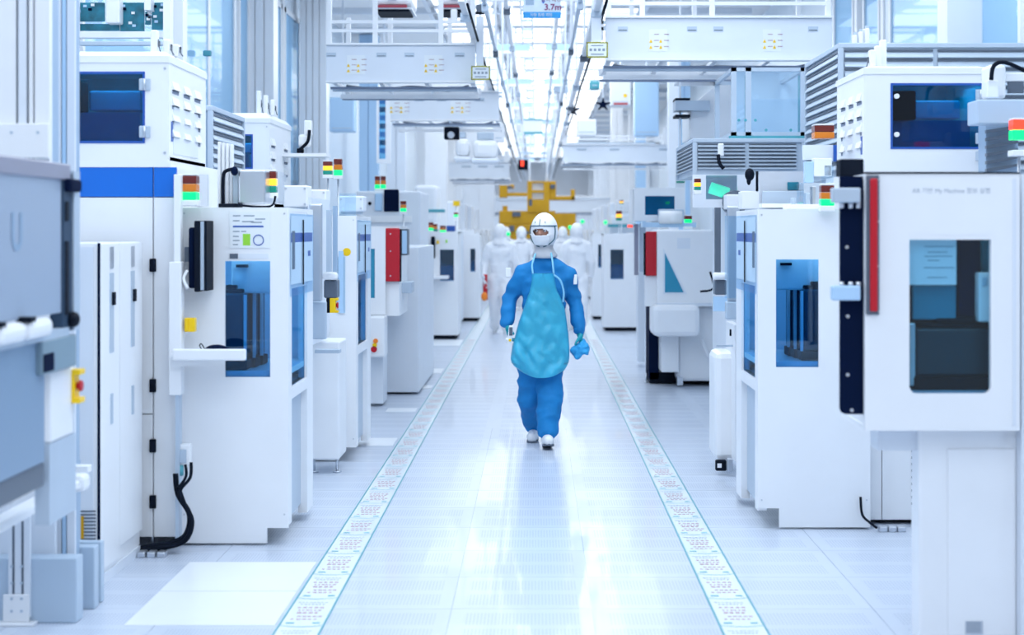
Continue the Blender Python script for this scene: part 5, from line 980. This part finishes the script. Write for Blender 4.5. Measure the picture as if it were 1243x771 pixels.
def hand(par, wrist, dirv, side, mt, vox=.0045, closed=.8, name='glove'):
    """palm, four unequal curled fingers and a thumb leaving the side of the palm"""
    m = M(); w_ = Vector(wrist); d = Vector(dirv).normalized(); fwd = Vector((0, -1, 0)); lat = d.cross(fwd).normalized()*side  # lat points to the thumb side
    fwd = lat.cross(d).normalized()*side
    limb(m, w_-d*.03, w_+d*.02, .029, .027)
    for k in range(4):
        t = (k-1.5)*.019
        base = w_+d*.085+fwd*(-t)*1.0
        m.ball(w_+d*.045+fwd*(-t)*.9, .017, .02, .03); limb(m, w_+d*.02+fwd*(-t)*.8, base, .015, .012, 8)
        L = (.040, .046, .042, .032)[k]; inn = lat*(-side)*0+Vector((-side*1.0, 0, 0))*0
        cur = Vector((-1 if w_.x > origin(par).x else 1, 0, 0))
        p0 = base; a1 = .5*closed; a2 = 1.3*closed; a3 = 2.1*closed
        p1 = p0+(d*math.cos(a1)+cur*math.sin(a1))*L; p2 = p1+(d*math.cos(a2)+cur*math.sin(a2))*L*.65; p3 = p2+(d*math.cos(a3)+cur*math.sin(a3))*L*.5
        limb(m, p0, p1, .0112, .0100, 8); limb(m, p1, p2, .0100, .0092, 8); limb(m, p2, p3, .0092, .0078, 8)
    cur = Vector((-1 if w_.x > origin(par).x else 1, 0, 0))
    t0 = w_+d*.025+fwd*.024; t1 = t0+(d*.6+fwd*.6+cur*.4).normalized()*.035; t2 = t1+(d*.8+fwd*.2+cur*.6).normalized()*.030; t3 = t2+(d*.8-fwd*.1+cur*.5).normalized()*.022
    limb(m, t0, t1, .016, .0125, 8); limb(m, t1, t2, .0125, .0105, 8); limb(m, t2, t3, .0105, .0085, 8)
    return remesh(name, m, vox, mt, par, 2)
SUIT = mat('blue_coverall_cloth', (.0, .21, .56), .75, bump=.35, bscale=22, var=.12, vscale=6)
APR = bpy.data.materials.new('cyan_plastic_apron')
def person(name, label, P, cloth, Y0, px, back=False, vox=.016, main=False, s=1.0):
    """P: joints in metres relative to the feet point (x to the right in the photograph, y away, z up)"""
    bx_ = wx(px, Y0); root = thing(name, label, 'person', (bx_, Y0, 0))
    def J(k): v = P[k]; return Vector((bx_+v[0]*s, Y0+v[1]*s, v[2]*s))
    m = M()
    # trunk: stacked ellipsoids
    pel, wai, che, nek = J('pelvis'), J('waist'), J('chest'), J('neck')
    m.ball(pel, .165*s, .125*s, .14*s); m.ball(wai, .150*s, .115*s, .16*s); m.ball(che, .178*s, .125*s, .17*s); m.ball((pel+wai)/2, .155*s, .12*s, .15*s); m.ball((che+wai)/2, .165*s, .12*s, .15*s)
    sl, sr = J('sl'), J('sr')
    limb(m, sl, (sl+sr)/2+Vector((0, 0, .07*s)), .066*s, .082*s); limb(m, sr, (sl+sr)/2+Vector((0, 0, .07*s)), .066*s, .082*s); limb(m, che+Vector((0, 0, .08*s)), nek, .08*s, .055*s)
    for k in ('l', 'r'):
        S_, E, W = J('s'+k), J('e'+k), J('w'+k)
        limb(m, S_, E, .070*s, .059*s); limb(m, E, W, .059*s, .046*s); m.ball(E, .062*s)
        Hh, K, A = J('h'+k), J('k'+k), J('a'+k)
        limb(m, Hh, K, .108*s, .087*s); limb(m, K, A, .088*s, .080*s); m.ball(K, .090*s, .09*s, .09*s)
        m.cyl(A+Vector((0, 0, .02*s)), A+Vector((0, .01, -.03*s)), .080*s, .082*s)
    body = remesh('body', m, vox, cloth, root, 5, shape=folds(.015 if main else .012, px*.01))
    # shoes
    for k in ('l', 'r'):
        A, T = J('a'+k), J('t'+k); f = (T-A); f.z = 0; f.normalize(); up = P.get('lift'+k, 0)
        sh = M(); hl = Vector((A.x, A.y, 0))-f*.03*s; c, sn = math.cos(up), math.sin(up)
        def Q(a, z): return hl+f*(a*c*s-z*sn*s*0)+Vector((0, 0, (a*sn+z)*s+P.get('foot'+k, 0)))
        limb(sh, Q(0, .05), Q(.10, .045), .045*s, .044*s); limb(sh, Q(.10, .045), Q(.20, .038), .046*s, .038*s); sh.ball(Q(.13, .036), .05*s, .07*s, .034*s); limb(sh, Q(0, .05), Q(.0, .10), .043*s, .045*s)
        so = remesh('shoe', sh, .007 if main else .014, SHO, root, 3)
        for v in so.data.vertices:
            q = v.co+origin(root); a = (q-hl).dot(f)/c; zz = q.z-P.get('foot'+k, 0)-a*sn
            if zz < .008: v.co.z += (.008-zz)
        sl_ = M(); pts = [(-.035, .028), (-.04, .0), (-.035, -.028), (.06, -.038), (.15, -.046), (.21, -.036), (.235, 0), (.21, .036), (.15, .046), (.06, .036)]
        lt = Vector((f.y, -f.x, 0)); bm = sl_.bm
        A1 = [bm.verts.new(hl+f*(a*c*s)+lt*b*s+Vector((0, 0, (a*sn)*s+P.get('foot'+k, 0)))) for a, b in pts]; B1 = [bm.verts.new(v.co+Vector((0, 0, .014*s))) for v in A1]
        bm.faces.new(A1); bm.faces.new(B1[::-1])
        for i in range(len(pts)): bm.faces.new((A1[i], B1[i], B1[(i+1) % len(pts)], A1[(i+1) % len(pts)]))
        ob('sole', sl_, DG if main else SHO, so)
    return root, J
WS = mat('white_coverall_cloth', (.86, .89, .95), .8, bump=.2, bscale=14)
HW = mat('white_hood_cloth', (.86, .88, .93), .75, bump=.12, bscale=30)
GLV = mat('teal_glove', (.0, .33, .42), .4)
SK = mat('skin', (.55, .29, .21), .5)
k_ = 12.42/2000
def rp(px, py, y, Y=12.42): return (wx(px, Y)-wx(656, Y), y, max(wz(py, Y), .0))
P = dict(pelvis=rp(656, 432, 0), waist=rp(659, 395, 0), chest=rp(661, 350, 0), neck=rp(661, 309, -.01), sl=rp(635, 333, 0), sr=rp(688, 334, 0),
         el=rp(619, 362, .04), wl=rp(615, 389, -.04), er=rp(698, 364, .06), wr=rp(703, 400, -.02),
         hl=rp(645, 442, 0), kl=rp(643, 484, .05), al=rp(648, 517, .30), hr=rp(667, 442, 0), kr=rp(667, 486, -.10), ar=rp(664, 519, -.18), tl=rp(645, 540, .05), tr=rp(667, 540, -.45), liftr=.16, footr=.0, liftl=.0)
P['al'] = (P['al'][0], .28, .135); P['ar'] = (P['ar'][0], -.16, .13)
root, J = person('person', 'worker in blue coverall, cyan apron, white hood and mask walking toward the camera', P, SUIT, 12.42, 656, vox=.011, main=True)
bxm = root.location.x; by = 12.42
body = [c for c in root.children if c.name.startswith('body')][0]
# head, turned slightly to the left of the picture
hc = Vector((wx(660.5, by), by-.02, wz(281, by))); yaw = math.radians(-18); pit = .06
def hd(x, y, z):
    """head space: x right in picture, -y forward"""
    return hc+Vector((x*math.cos(yaw)-y*math.sin(yaw), x*math.sin(yaw)*1+y*math.cos(yaw), z))
def hball(m, c, rx, ry, rz, n=20, mm=14):
    m.ball((0, 0, 0), rx, ry, rz, n, mm)
    for v in m.last: p = v.co.copy(); v.co = hd(p.x+c[0], p.y+c[1], p.z+c[2])
m = M(); hball(m, (0, 0, .01), .076, .094, .105); hball(m, (0, -.03, -.065), .056, .060, .055); hball(m, (0, -.094, -.012), .013, .020, .022); limb(m, hd(0, .01, -.06), hd(0, .02, -.17), .052, .054)
for s in (-1, 1): hball(m, (s*.032, -.082, .026), .024, .014, .008); hball(m, (s*.078, .0, -.01), .012, .022, .030)
hball(m, (0, -.088, -.062), .024, .010, .006)
head = remesh('head', m, .006, SK, root, 2, 'face seen only through the eye slit')
for s in (-1, 1):
    m = M(); hball(m, (s*.031, -.080, .006), .0125, .0125, .0115); e = ob('eye', m, WH, head); m = M(); hball(m, (s*.031-.003, -.0915, .006), .0055, .004, .0055); ob('iris', m, BLK, e)
    m = M(); m.tube([hd(s*.014, -.095, .022), hd(s*.032, -.096, .029), hd(s*.05, -.085, .024)], .0045, 6); ob('eyebrow', m, BLK, head)
# hood shell with an eye opening
def shell(name, mt, par, rx, ry, rz, c, keep, n=64, mm=44, th=.004, fn=None):
    m = M(); bm = m.bm; rings = []
    for j in range(mm+1):
        ph = math.pi*j/mm; rings.append([bm.verts.new((0, 0, 0)) for i in range(n)])
        for i in range(n):
            th_ = 2*math.pi*i/n; p = Vector((c[0]+rx*math.sin(ph)*math.sin(th_), c[1]-ry*math.sin(ph)*math.cos(th_), c[2]+rz*math.cos(ph)))
            if fn: p = fn(p, th_, ph)
            rings[j][i].co = hd(*p); 
    for j in range(mm):
        for i in range(n):
            th_ = 2*math.pi*(i+.5)/n; ph = math.pi*(j+.5)/mm; th_ = (th_+math.pi) % (2*math.pi)-math.pi
            if keep(th_, ph):
                f = bm.faces.new((rings[j][i], rings[j+1][i], rings[j+1][(i+1) % n], rings[j][(i+1) % n])); f.smooth = True
    bmesh.ops.delete(bm, geom=[v for v in bm.verts if not v.link_faces], context='VERTS'); bmesh.ops.remove_doubles(bm, verts=bm.verts, dist=1e-5)
    bmesh.ops.solidify(bm, geom=bm.faces[:], thickness=th)
    for f in bm.faces: f.smooth = True
    return ob(name, m, mt, par)
def eye_open(t, ph):   # oval opening across the eyes, head-space angles
    return ((t)/.68)**2+((ph-1.62-.05*t)/.20)**2 < 1
def hoodfn(p, t, ph):
    z = p.z
    if z < -.05: k = min(1, (-.05-z)/.10); p = Vector((p.x*(1-.10*k), p.y*(1-.12*k), p.z))
    p += Vector((0, 0, .004*noise.noise(Vector((p.x*30, p.y*30, p.z*22)))))
    return p
hood = shell('hood', HW, root, .100, .122, .140, (0, .006, 0.0), lambda t, ph: ph < 2.75 and not eye_open(t, ph), fn=hoodfn)
# crown cap and dark bands
cap = shell('hood_crown', HW, hood, .1015, .1235, .141, (0, .006, .001), lambda t, ph: ph < 1.28)
def band(pts, rad=.0038, nm='hood_band', mt=None): 
    m = M(); q = [hd(*p) for p in pts]; m.tube(q, rad, 6, 4); return ob(nm, m, mt or mat('dark_teal_band', (.02, .12, .18), .5), hood)
def onell(t, ph, rx=.1035, ry=.1265, rz=.142, cz=.001): return (rx*math.sin(ph)*math.sin(t), .004-ry*math.sin(ph)*math.cos(t), cz+rz*math.cos(ph))
band([onell(t, 1.28+.05*t*0) for t in [-1.5+3.0*i/12 for i in range(13)]])
band([onell(0, ph) for ph in (.86, 1.0, 1.15, 1.27)], .0024)
for s in (-1, 1):
    band([onell(s*.45, ph) for ph in (1.02, 1.12)], .0024)
    band([onell(s*1.25, ph, .105, .128) for ph in (1.28, 1.5, 1.75, 2.0)]+[onell(s*1.0, 2.25, .100, .126), onell(s*.6, 2.45, .100, .128), onell(s*.25, 2.52, .1, .13)])
# mask
def maskfn(p, t, ph): 
    return p+Vector((0, -.012*math.cos(t*1.1), 0))
mask = shell('face_mask', mat('mask_white', (.86, .88, .92), .7), root, .098, .124, .136, (0, .002, -.003), lambda t, ph: abs(t) < .85 and 1.80 < ph < 2.45, fn=maskfn)
band([(-.088, -.070, -.020), (-.05, -.120, -.032), (0, -.140, -.034), (.05, -.120, -.032), (.088, -.070, -.020)], .0022, 'mask_edge', HW)
# hood bib / neck collar
m = M(); bm = m.bm; n = 40; rings = []
for j, (z, rx, ry) in enumerate(((-.095, .068, .080), (-.12, .064, .074), (-.15, .078, .090), (-.176, .096, .106), (-.19, .092, .100))):
    rings.append([bm.verts.new(hc+Vector((rx*math.sin(t)*(1+.05*math.sin(5*t)), .01-ry*math.cos(t), z+.012*math.cos(t)*-1))) for t in [2*math.pi*i/n for i in range(n)]])
for a, b in zip(rings, rings[1:]):
    for i in range(n): bm.faces.new((a[i], b[i], b[(i+1) % n], a[(i+1) % n])).smooth = True
bmesh.ops.solidify(bm, geom=bm.faces[:], thickness=.006); ob('hood_collar', m, HW, root)
# apron
APR.use_nodes = True; nt = APR.node_tree; b_ = nt.nodes['Principled BSDF']; b_.inputs['Base Color'].default_value = (.10, .74, 1.0, 1); b_.inputs['Roughness'].default_value = .3
b_.inputs['Transmission Weight'].default_value = .0; b_.inputs['Coat Weight'].default_value = .3
tcn = nt.nodes.new('ShaderNodeTexCoord'); nn = nt.nodes.new('ShaderNodeTexNoise'); nn.inputs['Scale'].default_value = 6; nn.inputs['Detail'].default_value = 2; nn.inputs['Distortion'].default_value = 1.0
bp = nt.nodes.new('ShaderNodeBump'); bp.inputs['Strength'].default_value = .5; bp.inputs['Distance'].default_value = .03; nt.links.new(tcn.outputs['Object'], nn.inputs[0]); nt.links.new(nn.outputs[0], bp.inputs['Height']); nt.links.new(bp.outputs[0], b_.inputs['Normal']); b_.inputs['Specular IOR Level'].default_value = .35
prof = [(331, 646, 673), (340, 645, 674), (352, 643, 677), (364, 639, 682), (376, 635, 686), (390, 630, 688), (405, 626, 690), (420, 622, 691), (434, 620, 691), (446, 623, 689), (452, 630, 685)]
m = M(); bm = m.bm; rows = []; NC = 36; NR = 60
for j in range(NR+1):
    u = j/NR*(len(prof)-1); i = min(int(u), len(prof)-2); f = u-i; p = [prof[i][q]*(1-f)+prof[i+1][q]*f for q in range(3)]; row = []
    for c in range(NC+1):
        t = -1+2*c/NC; px_ = (p[1]+p[2])/2+(p[2]-p[1])/2*math.sin(t*1.45)/math.sin(1.45); low = max(0, (p[0]-375)/77)
        x = wx(px_, by); z = wz(p[0]+(4*math.cos(t*3.1) if p[0] > 440 else 0), by)
        dep = .150+.085*low
        y = by-dep*math.sqrt(max(0, 1-(t*.93)**2))-.008+.03*low
        wv = noise.noise(Vector((x*7+z*3.5, z*4.5-x*2, 2.0)))*.034+noise.noise(Vector((x*17-z*8, z*9, 7)))*.022-abs(noise.noise(Vector((x*11+z*7, z*7-x*3, 11))))*.05
        y += wv*(.4+.8*low)
        row.append(bm.verts.new((x, y, z)))
    rows.append(row)
for a, b in zip(rows, rows[1:]):
    for c in range(NC): bm.faces.new((a[c], b[c], b[c+1], a[c+1])).smooth = True
bmesh.ops.solidify(bm, geom=bm.faces[:], thickness=.003)
for f in bm.faces: f.smooth = True
apr = ob('apron', m, APR, root, 'shiny cyan plastic apron')
STRP = mat('apron_strap', (.25, .62, .90), .3)
for pts in ([(647, 332, -.15), (646, 322, -.135), (648, 314, -.12), (650, 308, -.09)], [(672, 332, -.15), (671, 322, -.14), (670, 314, -.12), (669, 307, -.09)], [(672, 333, -.148), (680, 340, -.142), (684, 354, -.13), (683, 366, -.12)]):
    ob('apron_strap', M().tube([(wx(a, by), by+c, wz(b, by)) for a, b, c in pts], .0075, 6), STRP, apr)
bx('arm_patch', WH, root, wx(614, by), wx(620.5, by), by-.075, by-.055, wz(336, by), wz(325, by), .004); bx('arm_patch', WH, root, wx(696, by), wx(700.5, by), by-.06, by-.045, wz(345, by), wz(333, by), .004)
for a in (('wl', .046), ('wr', .046)): 
    w0 = J(a[0]); ob('cuff', M().cyl(w0+Vector((0, 0, .012)), w0+Vector((0, 0, -.010)), a[1], a[1]*.92, 20), SUIT, body)
hand(root, J('wl')+Vector((.004, -.005, -.015)), (.10, -.10, -1), 1, GLV, closed=.85); hand(root, J('wr')+Vector((.006, -.005, -.02)), (.10, -.08, -1), -1, GLV, closed=.75)
# held things
t = thing('handheld_reader', 'small white handheld reader with a dark display, in the worker\'s gloved hand', 'handheld device', (wx(620, by), by-.135, wz(410, by)))
m = M(); m.box(-.017, .017, -.012, .012, -.075, .06, .006); bmesh.ops.rotate(m.bm, verts=m.bm.verts, cent=(0, 0, 0), matrix=Matrix.Rotation(.12, 3, 'Y')); bmesh.ops.translate(m.bm, verts=m.bm.verts, vec=t.location+Vector((0, 0, .04))); ob('case', m, WH, t)
bx('display', DG, t, wx(618.5, by), wx(622.5, by), by-.152, by-.146, wz(406, by), wz(396, by), .001); bx('yellow_tip', YE, t, wx(618, by), wx(621, by), by-.153, by-.140, wz(413, by), wz(410, by), .002); ob('round_end', M().ball((wx(616.5, by), by-.135, wz(411, by)), .016), WH, t)
RAG = mat('blue_wipe_cloth', (.03, .38, .78), .7, bump=.3, bscale=30)
m = M(); c = Vector((wx(703.5, by), by-.05, wz(424, by)))
for (dx, dz, r1, r2) in ((0, 0, .05, .045), (.03, .02, .035, .04), (-.03, .0, .038, .03), (-.01, -.035, .035, .03), (.035, -.01, .03, .03), (.02, .045, .03, .03)): m.ball(c+Vector((dx, 0, dz)), r1, .035, r2)
rag = remesh('wiping_cloth', m, .007, RAG, None, 1, shape=folds(.014, 5, 26, 22)); tag(rag, 'crumpled blue wiping cloth held in the worker\'s other gloved hand', 'cloth')
# ---- background workers ----
def simple_head(root, J, front):
    nk = J('neck'); c = nk+Vector((0, 0, .15)); m = M(); m.ball(c, .105, .12, .145); m.cyl(c-Vector((0, 0, .08)), c-Vector((0, 0, .19)), .09, .13); hh = remesh('hood', m, .018, HW, root, 3)
    if front: o = ob('face_mask', M().ball(c+Vector((0, -.105, -.04)), .055, .03, .05), SHO, root)
def rw(h, w=0): return (w, 0, h)
def worker(label, px, Y, back=True, s=1.0, swing=.12, bag=False, stoop=0):
    sg = 1 if back else -1
    P = dict(pelvis=(0, 0, .93), waist=(0, -.0, 1.10), chest=(0, 0, 1.30), neck=(0, 0, 1.47), sl=(-.17, 0, 1.40), sr=(.17, 0, 1.40), el=(-.25, .02, 1.13), wl=(-.25, -.12*sg, .90), er=(.25, .0, 1.13), wr=(.24, .08*sg, .89),
             hl=(-.09, 0, .86), kl=(-.09, swing*.6, .48), al=(-.09, swing*1.6, .12), hr=(.09, 0, .86), kr=(.09, -swing*.6, .48), ar=(.09, -swing, .12), tl=(-.09, swing+.2*sg, 0), tr=(.09, -swing+.25*sg, 0))
    r, J = person('person', label, P, WS, Y, px, vox=.022, s=s); simple_head(r, J, not back)
    for k, sd in (('wl', -1), ('wr', 1)): hand(r, J(k)-Vector((0, 0, .01)), (0, 0, -1), sd, SHO if False else HW, vox=.009, closed=.6)
    return r, J
r1, J1 = worker('worker in all-white coverall seen from behind, left of the blue-clad worker', 607, 25.7, True, .97)
t = thing('fire_extinguisher', 'red and orange slim object held at the side of the left white-clad worker', 'tool', (wx(590, 25.4), 25.4, wz(366, 25.4)))
ob('body', M().tube([(wx(589, 25.6), 25.58, wz(333, 25.6)), (wx(589, 25.6), 25.58, wz(350, 25.6)), (wx(590, 25.6), 25.58, wz(364, 25.6))], .035), RED, t); ob('tip', M().ball((wx(588, 25.4), 25.4, wz(360, 25.4)), .05, .04, .07), OR, t); t.name = 'red_tool'
worker('worker in all-white coverall seen from behind, half hidden right of the blue-clad worker', 700, 26.5, True, .98)
worker('farther white-clad worker, hood just left of the blue-clad worker\'s hood', 633, 33, False, .95)
worker('farther white-clad worker, hood just right of the blue-clad worker\'s hood', 683, 34, False, .95)
worker('distant white-clad worker beside the left far cabinets', 614, 36, True, .95)

bpy.data.scenes.remove(TMP)
